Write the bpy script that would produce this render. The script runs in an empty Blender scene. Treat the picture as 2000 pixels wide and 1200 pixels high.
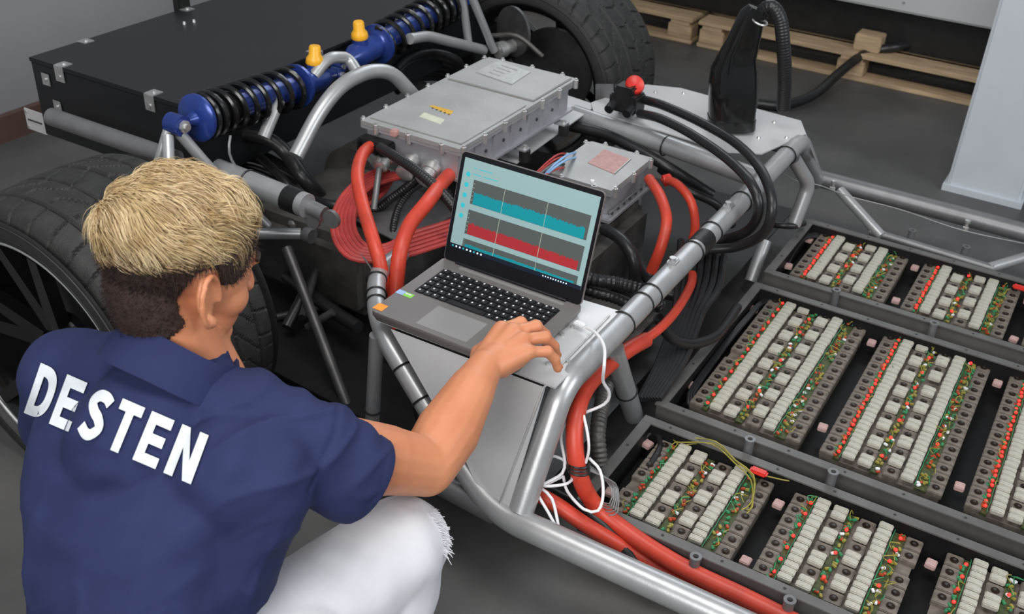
import bpy, bmesh, math, random
from mathutils import Vector, Matrix, noise
from mathutils.bvhtree import BVHTree
random.seed(7)
S = bpy.context.scene
COL = S.collection
V = Vector

# ------------------------------------------------------------------ camera
H, FPX = 1.7, 2067.0
yaw, pit, rol = math.radians(29.73), math.radians(32.43), math.radians(2.78)
CF = V((-math.sin(yaw)*math.cos(pit), math.cos(yaw)*math.cos(pit), -math.sin(pit)))
_r = V((math.cos(yaw), math.sin(yaw), 0)); _u = _r.cross(CF)
CR = _r*math.cos(rol) + _u*math.sin(rol)
CU = -_r*math.sin(rol) + _u*math.cos(rol)
O = V((0, 0, H))
cam = bpy.data.objects.new('camera', bpy.data.cameras.new('camera'))
COL.objects.link(cam)
m = Matrix((CR, CU, -CF)).transposed().to_4x4(); m.translation = O
cam.matrix_world = m
cam.data.sensor_width = 36; cam.data.lens = 36*FPX/2000
cam.data.clip_start = .05
cam.data.dof.use_dof = True; cam.data.dof.focus_distance = 2.05; cam.data.dof.aperture_fstop = 7.0
S.camera = cam

# ------------------------------------------------------------------ light
w = bpy.data.worlds.new('world'); S.world = w; w.use_nodes = True
bg = w.node_tree.nodes['Background']
bg.inputs[0].default_value = (.80, .90, 1, 1); bg.inputs[1].default_value = .27
def area(name, loc, target, sx, sy, power, col=(1, 1, 1)):
    d = bpy.data.lights.new(name, 'AREA'); d.shape = 'RECTANGLE'; d.size = sx; d.size_y = sy
    d.energy = power; d.color = col
    o = bpy.data.objects.new(name, d); COL.objects.link(o); o.location = loc
    o.rotation_euler = (V(target)-V(loc)).to_track_quat('-Z', 'Y').to_euler()
area('daylight_window', (3.4, 2.2, 3.0), (-1.0, 1.8, .2), 2.6, 2.0, 95, (.92, .96, 1))
area('ceiling_panel', (-.8, 1.2, 3.6), (-.9, 1.9, 0), 2.4, 1.4, 64, (1, .98, .95))
area('back_window', (-2.2, 6.5, 3.4), (-1.2, 2.0, .3), 3.0, 1.6, 70, (.88, .94, 1))
area('front_fill', (.2, -2.6, 3.0), (-.9, 1.6, .3), 3.2, 1.8, 165, (1, .99, .97))  # added fill lamp behind the camera, brightens the sheets, tubes and arm
S.view_settings.view_transform = 'Standard'; S.view_settings.look = 'None'
S.view_settings.exposure = 0; S.view_settings.gamma = 1
S.view_settings.use_curve_mapping = False

# ------------------------------------------------------------------ measuring helpers
# a point of the place, measured through the lens on a known plane (x=, y= or z=)
def at(px, py, **k):
    d = CR*((px-1000)/FPX) - CU*((py-600)/FPX) + CF
    (a, v), = k.items(); i = 'xyz'.index(a)
    return O + d*((v-O[i])/d[i])
def dp(px, py, dist):
    return O + dist*(CR*((px-1000)/FPX) - CU*((py-600)/FPX) + CF)
def zp(lst): return [at(a, b, z=c) for a, b, c in lst]

# ------------------------------------------------------------------ materials
def mat(name, c, metal=0, rough=.5, var=.12, scale=12, bump=0, bscale=60, emit=None, estr=0, spec=.5, coat=0, c2=None, det=4):
    if len(c) == 1: c = c*3
    M = bpy.data.materials.new(name); M.use_nodes = True
    n = M.node_tree; b = n.nodes['Principled BSDF']
    tc = n.nodes.new('ShaderNodeTexCoord')
    nz = n.nodes.new('ShaderNodeTexNoise'); nz.inputs['Scale'].default_value = scale; nz.inputs['Detail'].default_value = det
    n.links.new(tc.outputs['Object'], nz.inputs['Vector'])
    r = n.nodes.new('ShaderNodeValToRGB'); r.color_ramp.elements[0].position = .3; r.color_ramp.elements[1].position = .7
    lo = c2 if c2 else tuple(x*(1-var) for x in c)
    hi = c if c2 else tuple(min(1, x*(1+var)) for x in c)
    r.color_ramp.elements[0].color = (*lo, 1); r.color_ramp.elements[1].color = (*hi, 1)
    n.links.new(nz.outputs['Fac'], r.inputs[0]); n.links.new(r.outputs[0], b.inputs['Base Color'])
    b.inputs['Metallic'].default_value = metal; b.inputs['Roughness'].default_value = rough
    b.inputs['Specular IOR Level'].default_value = spec; b.inputs['Coat Weight'].default_value = coat
    if bump:
        n2 = n.nodes.new('ShaderNodeTexNoise'); n2.inputs['Scale'].default_value = bscale; n2.inputs['Detail'].default_value = 6
        n.links.new(tc.outputs['Object'], n2.inputs['Vector'])
        bp = n.nodes.new('ShaderNodeBump'); bp.inputs['Strength'].default_value = bump; bp.inputs['Distance'].default_value = .004
        n.links.new(n2.outputs['Fac'], bp.inputs['Height']); n.links.new(bp.outputs[0], b.inputs['Normal'])
    if emit:
        b.inputs['Emission Color'].default_value = (*emit, 1); b.inputs['Emission Strength'].default_value = estr
    return M
def g(v): return (v, v, v)
M = dict(
 tube=mat('silver_paint', (.42, .425, .43), .5, .34, .08, 20, .05, 200),
 tube_dull=mat('dull_silver_paint', (.20, .20, .205), .5, .42, .1, 20, .05, 200),
 tube_dark=mat('dark_steel', (.09, .088, .088), .6, .45, .2, 20),
 sheet=mat('aluminium_sheet', (.56, .56, .565), .2, .38, .06, 6, .03, 150),
 cast=mat('cast_aluminium', (.42, .42, .41), .5, .46, .1, 9, .12, 220),
 cast_side=mat('cast_aluminium_side', (.42, .42, .45), .5, .42, .08, 14, .08, 200),
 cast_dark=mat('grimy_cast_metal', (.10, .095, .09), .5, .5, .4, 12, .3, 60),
 zinc=mat('zinc_plated', (.55, .55, .54), .75, .35, .15, 40),
 black=mat('black_plastic', g(.012), 0, .4, .2, 20, spec=.4),
 gloss=mat('glossy_black', g(.008), 0, .14, .2, 10, spec=.5),
 rubber=mat('tyre_rubber', (.022, .0215, .021), 0, .62, .3, 25, .35, 260, spec=.4),
 sidewall=mat('sidewall_rubber', (.017, .017, .017), 0, .6, .2, 30, .1, 300),
 hose=mat('black_hose', (.014, .014, .015), 0, .36, .2, 20, spec=.45),
 boxblk=mat('black_laminate', (.0095, .0105, .0115), 0, .38, .1, 4, .02, 200, spec=.5),
 blue=mat('blue_anodised', (.022, .05, .24), .3, .24, .2, 20, spec=.6),
 spring=mat('spring_black', g(.01), .2, .2, .1, 10, spec=.6),
 yellow=mat('yellow_knob', (.85, .42, .02), 0, .35, .06, 20),
 orange=mat('orange_cable', (.56, .052, .026), 0, .42, .15, 14, .05, 90),
 redthin=mat('thin_red_cable', (.46, .055, .05), 0, .45, .2, 20),
 red=mat('red_plastic', (.62, .03, .02), 0, .35, .1, 20),
 white=mat('white_plastic', (.78, .78, .80), 0, .4, .03, 20),
 lightblue=mat('light_blue_wire', (.25, .45, .72), 0, .4, .05, 20),
 greywire=mat('grey_wire', (.25, .25, .25), .3, .4, .1, 20),
 tray=mat('tray_painted_steel', (.15, .145, .14), .4, .48, .15, 12, .08, 150),
 trayin=mat('tray_lining', (.008, .008, .0085), 0, .55, .3, 20, spec=.25),
 tile=mat('battery_cell_cap', (.155, .13, .108), .1, .55, .35, 45, .15, 200),
 tilebolt=mat('cell_bolt_dark', (.035, .022, .016), .6, .4, .4, 60),
 resis=mat('ceramic_resistor', (.44, .42, .355), 0, .5, .16, 90, .12, 250),
 pcb=mat('green_board', (.075, .095, .03), 0, .5, .5, 120, .1, 200, c2=(.03, .04, .015)),
 wireyg=mat('yellow_green_wire', (.30, .26, .05), 0, .45, .3, 60),
 wireg=mat('green_wire', (.04, .24, .10), 0, .45, .3, 60),
 compr=mat('red_component', (.42, .06, .02), 0, .35, .3, 60),
 led=mat('lit_red_led', (.9, .05, .03), 0, .3, .02, 10, emit=(1, .02, .02), estr=1.5),
 pinkpad=mat('pink_foam_pad', (.46, .30, .28), 0, .7, .1, 40),
 concrete=mat('concrete', (.085, .083, .082), 0, .55, .3, 3.0),
 wood=mat('pallet_wood', (.46, .33, .20), 0, .7, .25, 6, .2, 60),
 wallp=mat('wall_paint', (.25, .25, .265), 0, .65, .05, 3),
 skirt=mat('skirting_paint', (.09, .05, .04), 0, .6, .2, 5),
 pillar=mat('pillar_paint', (.52, .56, .60), 0, .45, .04, 5, .05, 60),
 machine=mat('machine_panel', (.50, .51, .51), .1, .45, .04, 3),
 skin=mat('skin', (.66, .27, .135), 0, .46, .08, 9, .06, 300, c2=(.56, .205, .10)),
 shirt=mat('navy_knit', (.023, .030, .090), 0, .78, .10, 14, .12, 900, spec=.2),
 letter=mat('printed_lettering', (.72, .76, .80), 0, .6, .05, 60),
 jean=mat('white_denim', (.62, .62, .655), 0, .8, .04, 20, .15, 700),
 hairtop=mat('blond_hair', (.68, .53, .31), 0, .5, .3, 30, c2=(.42, .28, .12)),
 hairdark=mat('dark_hair', (.045, .02, .014), 0, .7, .4, 60, .5, 500, c2=(.02, .009, .007)),
 eyew=mat('eye_white', (.8, .78, .75), 0, .2, .02, 10), iris=mat('iris', (.03, .015, .01), 0, .1, .1, 10),
 lips=mat('lips', (.45, .14, .11), 0, .4, .1, 30),
 shoe=mat('shoe_leather', (.6, .6, .6), 0, .5, .05, 20),
 lap=mat('laptop_alloy', (.26, .235, .23), .55, .42, .04, 6),
 lapl=mat('touchpad', (.36, .345, .34), .45, .42, .03, 6),
 lapk=mat('bezel_black', (.006, .006, .008), 0, .25, .1, 10),
 key=mat('key_black', (.014, .014, .016), 0, .45, .1, 10),
 keyw=mat('key_legend', (.75, .75, .75), 0, .5, .01, 10),
 stg=mat('green_sticker', (.25, .62, .10), 0, .5, .04, 60), stb=mat('blue_sticker', (.35, .5, .75), 0, .5, .1, 60),
 sto=mat('orange_sticker', (.9, .32, .04), 0, .5, .05, 60),
 labely=mat('warning_label', (.62, .36, .03), 0, .5, .1, 60), labelw=mat('pale_label', (.55, .58, .45), 0, .5, .08, 80),
 labelp=mat('faded_pink_label', (.46, .26, .24), 0, .5, .15, 60), plate=mat('type_plate', (.52, .52, .51), .6, .4, .12, 120),
 ink=mat('black_print', g(.03), 0, .6, .1, 10),
)
def em(name, c, s=1.0):
    return mat(name, c, 0, .3, .02, 20, emit=c, estr=s)
M.update(ui_bg=em('screen_pale', (.19, .28, .285), .7), ui_dark=em('screen_chart_grey', (.055, .065, .062), .7), ui_teal=em('screen_teal', (.004, .17, .20), .75),
 ui_red=em('screen_red', (.24, .018, .022), .75), ui_task=em('screen_taskbar', (.006, .01, .02), .5), ui_icon=em('screen_icon', (.02, .30, .34), .9),
 ui_line=em('screen_line', (.25, .3, .24), .8), ui_white=em('screen_white', (.6, .7, .75), 1.0))

# concrete floor with stains
def floor_mat():
    m_ = bpy.data.materials.new('worn_concrete'); m_.use_nodes = True; n = m_.node_tree; b = n.nodes['Principled BSDF']
    tc = n.nodes.new('ShaderNodeTexCoord')
    def ns(sc, de, lo, hi, c0, c1):
        t = n.nodes.new('ShaderNodeTexNoise'); t.inputs['Scale'].default_value = sc; t.inputs['Detail'].default_value = de
        n.links.new(tc.outputs['Object'], t.inputs['Vector'])
        r = n.nodes.new('ShaderNodeValToRGB'); r.color_ramp.elements[0].position = lo; r.color_ramp.elements[1].position = hi
        r.color_ramp.elements[0].color = (*c0, 1); r.color_ramp.elements[1].color = (*c1, 1)
        n.links.new(t.outputs['Fac'], r.inputs[0]); return r
    a = ns(2.2, 8, .35, .7, (.066, .065, .064), (.118, .115, .112))
    r2 = ns(1.1, 5, .58, .72, (1, 1, 1), (1.25, .85, .78))
    mx = n.nodes.new('ShaderNodeMixRGB'); mx.blend_type = 'MULTIPLY'; mx.inputs[0].default_value = .8
    n.links.new(a.outputs[0], mx.inputs[1]); n.links.new(r2.outputs[0], mx.inputs[2])
    n.links.new(mx.outputs[0], b.inputs['Base Color'])
    r3 = ns(5, 6, .3, .7, (.38, .38, .38), (.62, .62, .62)); n.links.new(r3.outputs[0], b.inputs['Roughness'])
    t = n.nodes.new('ShaderNodeTexNoise'); t.inputs['Scale'].default_value = 70; t.inputs['Detail'].default_value = 6
    n.links.new(tc.outputs['Object'], t.inputs['Vector'])
    bp = n.nodes.new('ShaderNodeBump'); bp.inputs['Strength'].default_value = .12; bp.inputs['Distance'].default_value = .004
    n.links.new(t.outputs['Fac'], bp.inputs['Height']); n.links.new(bp.outputs[0], b.inputs['Normal'])
    return m_
M['floor'] = floor_mat()
# pallet wood with grain running along x
def wood_mat():
    m_ = M['wood']; n = m_.node_tree
    for nd in n.nodes:
        if nd.type == 'TEX_NOISE':
            mp = n.nodes.new('ShaderNodeMapping'); mp.inputs['Scale'].default_value = (1, 9, 9)
            src = nd.inputs['Vector'].links[0].from_socket
            n.links.new(src, mp.inputs['Vector']); n.links.new(mp.outputs[0], nd.inputs['Vector'])
wood_mat()

# ------------------------------------------------------------------ mesh helpers
def root_loc(o):
    p = V((0, 0, 0))
    while o: p = p + o.location; o = o.parent
    return p
class MB:
    def __init__(s): s.v = []; s.f = []
    def add(s, vs, fs):
        b = len(s.v); s.v += [V(x) for x in vs]; s.f += [tuple(i+b for i in f) for f in fs]; return s
    def box(s, c, d, ax=None):
        c = V(c); ax = ax or (V((1, 0, 0)), V((0, 1, 0)), V((0, 0, 1)))
        vs = [c + ax[0]*(i*d[0]/2) + ax[1]*(j*d[1]/2) + ax[2]*(k*d[2]/2) for k in (-1, 1) for j in (-1, 1) for i in (-1, 1)]
        return s.add(vs, [(0, 2, 3, 1), (4, 5, 7, 6), (0, 1, 5, 4), (2, 6, 7, 3), (0, 4, 6, 2), (1, 3, 7, 5)])
    def rbox(s, c, d, ax=None, b=.004):          # box with chamfered edges
        c = V(c); ax = ax or (V((1, 0, 0)), V((0, 1, 0)), V((0, 0, 1)))
        bm = bmesh.new(); bmesh.ops.create_cube(bm, size=1)
        for v in bm.verts: v.co = V((v.co.x*d[0], v.co.y*d[1], v.co.z*d[2]))
        bmesh.ops.bevel(bm, geom=bm.edges[:], offset=min(b, min(d)*.45), segments=2, affect='EDGES')
        for v in bm.verts: v.index
        bm.verts.index_update()
        vs = [c + ax[0]*v.co.x + ax[1]*v.co.y + ax[2]*v.co.z for v in bm.verts]
        fs = [tuple(v.index for v in f.verts) for f in bm.faces]; bm.free()
        return s.add(vs, fs)
    def prism(s, poly, d):                        # poly 3-d points, extruded by vector d
        n = len(poly); d = V(d); vs = [V(p) for p in poly] + [V(p)+d for p in poly]
        return s.add(vs, [tuple(range(n))[::-1], tuple(range(n, 2*n))] + [(i, (i+1) % n, n+(i+1) % n, n+i) for i in range(n)])
    def loft(s, rings, cap=True, closed=False):
        n = len(rings[0]); vs = [p for r in rings for p in r]; fs = []
        k = len(rings)
        for a in range(k if closed else k-1):
            for i in range(n):
                b_ = (a+1) % k
                fs.append((a*n+i, a*n+(i+1) % n, b_*n+(i+1) % n, b_*n+i))
        if cap and not closed: fs += [tuple(range(n))[::-1], tuple(range((k-1)*n, k*n))]
        return s.add(vs, fs)
    def tube(s, pts, r, n=12, corr=0, pitch=.008, cap=True, smooth=True, step=.02):
        pts = [V(p) for p in pts]
        if smooth and len(pts) > 2: pts = spline(pts, step if not corr else pitch/4)
        elif corr: pts = resample(pts, pitch/4)
        t = (pts[1]-pts[0]).normalized(); u = t.orthogonal().normalized(); rings = []; L = 0
        for i, p in enumerate(pts):
            a = pts[max(0, i-1)]; b = pts[min(len(pts)-1, i+1)]; t2 = (b-a).normalized()
            q = t.rotation_difference(t2); u = q @ u; t = t2; w_ = t.cross(u)
            if i: L += (p-pts[i-1]).length
            rr = r[min(i, len(r)-1)] if isinstance(r, list) else r
            if corr: rr *= 1 + corr*math.sin(L/pitch*2*math.pi)
            rings.append([p + (u*math.cos(j*2*math.pi/n) + w_*math.sin(j*2*math.pi/n))*rr for j in range(n)])
        return s.loft(rings, cap)
    def cyl(s, a, b, r, r2=None, n=16): 
        a = V(a); b = V(b); t = (b-a).normalized(); u = t.orthogonal().normalized(); w_ = t.cross(u); r2 = r if r2 is None else r2
        R_ = lambda p, rr: [p+(u*math.cos(j*2*math.pi/n)+w_*math.sin(j*2*math.pi/n))*rr for j in range(n)]
        return s.loft([R_(a, r), R_(b, r2)])
    def lathe(s, o, ax, prof, n=24, u=None):      # prof: (radius, along)
        o = V(o); t = V(ax).normalized(); u = (u or t.orthogonal()).normalized(); w_ = t.cross(u)
        rings = [[o+t*h+(u*math.cos(j*2*math.pi/n)+w_*math.sin(j*2*math.pi/n))*max(r, 1e-5) for j in range(n)] for r, h in prof]
        return s.loft(rings)
    def ring(s, c, ax, R_, r, n=20, k=6):
        t = V(ax).normalized(); u = t.orthogonal().normalized(); w_ = t.cross(u); c = V(c); rings = []
        for i in range(n):
            a = i*2*math.pi/n; d = u*math.cos(a)+w_*math.sin(a)
            rings.append([c+d*(R_+r*math.cos(j*2*math.pi/k))+t*(r*math.sin(j*2*math.pi/k)) for j in range(k)])
        return s.loft(rings, closed=True)
    def sphere(s, c, r, ax=None, n=12, k=8):
        c = V(c); r = (r, r, r) if not hasattr(r, '__len__') else r; ax = ax or (V((1, 0, 0)), V((0, 1, 0)), V((0, 0, 1)))
        rings = []
        for i in range(k+1):
            th = math.pi*(i/k); z = -math.cos(th); q = max(math.sin(th), 1e-3)
            rings.append([c+ax[0]*(r[0]*q*math.cos(j*2*math.pi/n))+ax[1]*(r[1]*q*math.sin(j*2*math.pi/n))+ax[2]*(r[2]*z) for j in range(n)])
        return s.loft(rings)
    def cone(s, a, ra, b, rb, n=16):              # rounded tapered limb
        a = V(a); b = V(b); t = (b-a); L = t.length; t.normalize(); u = t.orthogonal().normalized(); w_ = t.cross(u); prof = []
        for i in range(6): th = math.pi/2*(1-i/5); prof.append((ra*math.cos(th), -ra*math.sin(th)))
        for i in range(6): th = math.pi/2*(i/5); prof.append((rb*math.cos(th), L+rb*math.sin(th)))
        return s.lathe(a, t, prof, n, u)
    def mesh(s, name, loc=V((0, 0, 0)), smooth=True):
        me = bpy.data.meshes.new(name); me.from_pydata([v-loc for v in s.v], [], s.f)
        me.validate(); 
        bm = bmesh.new(); bm.from_mesh(me); bmesh.ops.recalc_face_normals(bm, faces=bm.faces[:]); bm.to_mesh(me); bm.free()
        if smooth:
            me.polygons.foreach_set('use_smooth', [True]*len(me.polygons))
            me.set_sharp_from_angle(angle=math.radians(38))
        return me
    def build(s, name, m_, parent=None, smooth=True, label=None, loc=None):
        base = root_loc(parent) if parent else V((0, 0, 0))
        l = V(loc) if loc is not None else base
        me = s.mesh(name, l, smooth); me.materials.append(m_)
        o = bpy.data.objects.new(name, me); COL.objects.link(o)
        if parent: o.parent = parent
        o.location = l-base
        if label: o['label'] = label
        return o
def spline(P, step=.02):
    out = []; Q = [P[0]*2-P[1]] + P + [P[-1]*2-P[-2]]
    for i in range(1, len(Q)-2):
        a, b, c, d = Q[i-1:i+3]; n = max(2, int((c-b).length/step))
        for k in range(n):
            t = k/n
            out.append(.5*((2*b)+(c-a)*t+(2*a-5*b+4*c-d)*t*t+(3*b-a-3*c+d)*t**3))
    out.append(P[-1]); return out
def resample(P, step):
    out = []
    for a, b in zip(P, P[1:]):
        n = max(1, int((b-a).length/step)); out += [a.lerp(b, k/n) for k in range(n)]
    return out+[P[-1]]
def fillet(P, r, k=8):
    P = [V(p) for p in P]; out = [P[0]]
    for a, b, c in zip(P, P[1:], P[2:]):
        d1 = (a-b); d2 = (c-b); q = min(r, d1.length*.49, d2.length*.49); p = b+d1.normalized()*q; s_ = b+d2.normalized()*q
        for i in range(k+1):
            t = i/k; out.append(p*(1-t)**2+b*2*t*(1-t)+s_*t*t)
    return out+[P[-1]]
def bent(P, r, fr=.07, n=16): return MB().tube(fillet(P, fr), r, n, smooth=False)
def tag(o, label, cat, group=None):
    o['label'] = label; o['category'] = cat
    if group: o['group'] = group
    return o
def thing(name, label, cat, loc, group=None):
    o = bpy.data.objects.new(name, None); COL.objects.link(o); o.location = V(loc); o.empty_display_size = .05
    return tag(o, label, cat, group)
def struct(name, mb, m_, smooth=False):
    o = mb.build(name, m_, None, smooth); o['kind'] = 'structure'; return o
def remeshed(mb, voxel, smooth_it, name, fac=.6):
    me = mb.mesh('tmp'); o = bpy.data.objects.new('tmp', me); COL.objects.link(o)
    r = o.modifiers.new('r', 'REMESH'); r.mode = 'VOXEL'; r.voxel_size = voxel
    if smooth_it:
        s_ = o.modifiers.new('s', 'SMOOTH'); s_.factor = fac; s_.iterations = smooth_it
    dg = bpy.context.evaluated_depsgraph_get(); dg.update()
    out = bpy.data.meshes.new_from_object(o.evaluated_get(dg)); out.name = name
    bpy.data.objects.remove(o)
    out.polygons.foreach_set('use_smooth', [True]*len(out.polygons))
    return out
def link_mesh(me, name, m_, parent, label=None):
    base = root_loc(parent)
    me.transform(Matrix.Translation(-base)); me.materials.clear(); me.materials.append(m_)
    o = bpy.data.objects.new(name, me); COL.objects.link(o); o.parent = parent
    if label: o['label'] = label
    return o
X, Y, Z = V((1, 0, 0)), V((0, 1, 0)), V((0, 0, 1))

# ------------------------------------------------------------------ setting
struct('floor', MB().add([(-6, -2, 0), (5, -2, 0), (5, 9, 0), (-6, 9, 0)], [(0, 1, 2, 3)]), M['floor'])
struct('wall_left', MB().box((-3.60, 3.4, 1.5), (.14, 10.8, 3.0)), M['wallp'])
struct('baseboard_left', MB().box((-3.515, 3.4, .05), (.03, 10.8, .10)), M['skirt'])
struct('wall_back', MB().box((-.5, 8.1, 1.5), (11, .14, 3.0)), M['wallp'])
pl = MB().rbox((-.282, 4.12, 1.4), (.262, .30, 2.8), b=.012); pl.box((-.282, 4.12, .012), (.285, .325, .024))
struct('pillar', pl, M['pillar'], True)

# ------------------------------------------------------------------ pallets, machine
def pallet(x0, x1, label):
    y0 = 4.93; dpt = .95
    t = thing('wooden_pallet', label, 'pallet', ((x0+x1)/2, y0+dpt/2, 0), 'wooden pallets under the machine')
    L = x1-x0
    for k in range(5):
        yy = y0+.06+k*(dpt-.12)/4
        MB().rbox(((x0+x1)/2+random.uniform(-.01, .01), yy, .121), (L, .13 if k in (0, 4) else .11, .022), b=.003).build('deck_board', M['wood'], t)
    for k in range(3):
        yy = y0+.05+k*(dpt-.1)/2
        MB().rbox(((x0+x1)/2, yy, .011), (L, .10, .021), b=.003).build('bottom_board', M['wood'], t)
        for j in range(3):
            xx = x0+.07+j*(L-.14)/2
            MB().rbox((xx, yy, .057), (.125, .10, .070), b=.004).build('spacer_block', M['wood'], t)
    for j in range(3):
        xx = x0+.07+j*(L-.14)/2
        MB().box((xx, y0+dpt/2, .1005), (.10, dpt, .017)).build('cross_board', M['wood'], t)
pallet(-3.22, -1.86, 'light wooden pallet behind the far tyre')
pallet(-1.83, -.30, 'light wooden pallet between black hose and pillar')
o = MB().rbox(at(1703, 62, y=5.02)+V((0, 0, .0)), (.12, .10, .075), b=.005).build('wood_block', M['wood'])
o.location = (0, 0, 0)
bb = at(1703, 62, y=5.02); 
for v in o.data.vertices: v.co.z += .1325+.0375-bb.z
tag(o, 'loose pale wood block lying on top of the pallet deck', 'block')
t = thing('machine_cabinet', 'tall light grey machine cabinet with black base on the pallets', 'machine', (-1.2, 5.5, .133))
MB().rbox((-1.35, 5.50, 1.23), (2.1, 1.0, 1.8), b=.01).build('cabinet_panel', M['machine'], t)
MB().box((-1.35, 5.52, .2325), (2.0, .86, .197)).build('base', M['black'], t)
MB().cyl(at(1766, 5, y=5.0)-V((0, .004, 0)), at(1766, 5, y=5.0)+V((0, .01, 0)), .006).build('screw', M['zinc'], t)

# ------------------------------------------------------------------ wheels
WC, WR, RAXIS = -1.79, .36, .335
def tyre_mesh(y0, y1, parent, flip):
    wd = y1-y0; NA, NV = 760, 64
    def prof(v):                                   # v 0..1 across
        a = abs(v-.5)*2
        return WR - .012*a**2 - .030*max(0, (a-.86)/.14)**2
    rings = []
    for i in range(NA):
        th = i*2*math.pi/NA; ring = []
        for j in range(NV+1):
            v = j/NV; rr = prof(v); a = (v-.5)*2
            dd = 0
            for gpos in (-.62, -.16, .26, .66):       # circumferential grooves
                if abs(a-gpos) < .022: dd = .007
            s_ = th*WR
            if a < -.62 or a > .66:
                ph = (s_ + .05*abs(a)) % .062
                if ph < .006: dd = max(dd, .006)
            elif a < -.16:
                ph = (s_ + .22*a*wd*2.2 + .012*math.sin(a*18)) % .074
                if ph < .007 and -.56 < a: dd = max(dd, .006)
            elif a < .26:
                ph = (s_ - .30*a*wd*2 + .02*math.sin(a*9)) % .081
                if ph < .007 and a < .20: dd = max(dd, .006)
            else:
                ph = (s_ + .30*a*wd*2) % .067
                if ph < .007: dd = max(dd, .006)
            rr -= dd
            ring.append(V((WC+rr*math.cos(th), y0+wd*(v if not flip else 1-v), RAXIS+rr*math.sin(th))))
        rings.append(ring)
    mb = MB(); n = NV+1; mb.v = [p for r in rings for p in r]
    for i in range(NA):
        k = (i+1) % NA
        for j in range(NV): mb.f.append((i*n+j, i*n+j+1, k*n+j+1, k*n+j))
    o = mb.build('tyre', M['rubber'], parent)
    for s_ in (0, 1):
        yy = y0 if s_ == 0 else y1; d = 1 if s_ == 0 else -1
        pr = [(prof(0)-.0005, 0), (.338, -.010), (.318, -.018), (.300, -.016), (.290, -.006), (.286, .01), (.284, .06), (.28, .06)]
        mb = MB(); N = 96
        rr = [[V((WC+r*math.cos(a*2*math.pi/N), yy+d*h, RAXIS+r*math.sin(a*2*math.pi/N))) for a in range(N)] for r, h in pr]
        mb.loft(rr, cap=False)
        for q in (.330, .306): mb.ring((WC, yy-d*.0155, RAXIS), Y, q, .0022, 96, 5)
        mb.build('sidewall', M['sidewall'], parent)
def wheel(y0, y1, out, label):
    t = thing('wheel', label, 'wheel', (WC, (y0+y1)/2, 0), 'wide rear wheels of the chassis')
    tyre_mesh(y0, y1, t, out > 0)
    c = V((WC, 0, RAXIS))
    yo = y0 if out < 0 else y1; d = -out            # d points inward
    mb = MB(); N = 72
    pr = [(.290, yo-d*.004), (.283, yo-d*.006), (.276, yo+d*.004), (.268, yo+d*.03), (.262, yo+d*.10), (.262, yo+d*.33), (.281, yo+d*.352), (.288, yo+d*.354)]
    mb.loft([[V((WC+r*math.cos(a*2*math.pi/N), y, RAXIS+r*math.sin(a*2*math.pi/N))) for a in range(N)] for r, y in pr], cap=False)
    mb.build('rim_barrel', M['gloss'], t)
    MB().ring(c+Y*(yo-d*.003), Y, .281, .0045, 72, 8).build('rim_edge', M['zinc'], t)
    for k in range(5):
        a = math.radians(20+72*k)
        for s_ in (-1, 1):
            a0 = a+s_*.10; a1 = a+s_*.21
            p0 = c+V((math.cos(a0)*.055, yo+d*.062, math.sin(a0)*.055)); p1 = c+V((math.cos(a1)*.272, yo+d*.018, math.sin(a1)*.272))
            ax = (p1-p0).normalized(); sd = ax.cross(Y).normalized(); up = sd.cross(ax)
            r0 = [p0+sd*.016+up*.012, p0-sd*.016+up*.012, p0-sd*.020-up*.02, p0+sd*.020-up*.02]
            r1 = [p1+sd*.010+up*.010, p1-sd*.010+up*.010, p1-sd*.014-up*.02, p1+sd*.014-up*.02]
            sp = MB().loft([r0, r1]).build('spoke', M['gloss'], t, smooth=False)
            f = -d
            MB().tube([p0+Y*(f*.017)+sd*.013*s_, p1+Y*(f*.014)+sd*.008*s_], .0028, 6, smooth=False).build('spoke_edge', M['tube'], sp)
    MB().lathe(c+Y*(yo+d*.09), Y*(-d), [(.075, 0), (.075, .02), (.06, .035), (.03, .04), (0, .04)], 32).build('hub', M['gloss'], t)
    MB().lathe(c+Y*(yo+d*.14), Y*d, [(.02, 0), (.16, .001), (.16, .02), (.02, .021)], 40).build('brake_disc', M['tube_dark'], t)
    return t
wheel(1.10, 1.46, -1, 'near wide black tyre with dark spoked rim behind the crouching person')
wheel(3.15, 3.51, 1, 'far wide black tyre standing before the wooden pallets')

# ------------------------------------------------------------------ black box
def bracket(parent, c, n, e, sz=.034, name='corner_bracket'):
    # L bracket folded over an edge: lies on top (z) and on the face with normal n; e = edge direction
    mb = MB(); c = V(c)
    mb.box(c - n*(sz/2) + Z*.0012, (sz, sz, .0024), (e, n, Z))
    mb.box(c + n*.0012 - Z*(sz*.62), (sz, .0024, sz*1.3), (e, n, Z))
    mb.cyl(c-n*(sz*.55)+Z*.002, c-n*(sz*.55)+Z*.006, .006, n=10); mb.cyl(c+n*.002-Z*(sz*.85), c+n*.005-Z*(sz*.85), .006, n=10)
    return mb.build(name, M['zinc'], parent)
bx0, bx1, by0, by1, bz0, bz1 = -2.60, -2.0, 1.775, 3.3, .42, .65
t = thing('equipment_box', 'large flat black box with small metal brackets along its edges', 'box', (-2.3, 2.5, bz0))
MB().rbox(((bx0+bx1)/2, (by0+by1)/2, (bz0+bz1)/2-.006), (bx1-bx0, by1-by0, bz1-bz0-.012), b=.002).build('body', M['boxblk'], t)
MB().rbox(((bx0+bx1)/2, (by0+by1)/2, bz1-.006), (bx1-bx0+.006, by1-by0+.006, .012), b=.002).build('lid', M['boxblk'], t)
for px in (138, 300):
    p = at(px, 122 if px == 138 else 182, z=bz1); bracket(t, (p.x, by0-.003, bz1), -Y, X)
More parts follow.
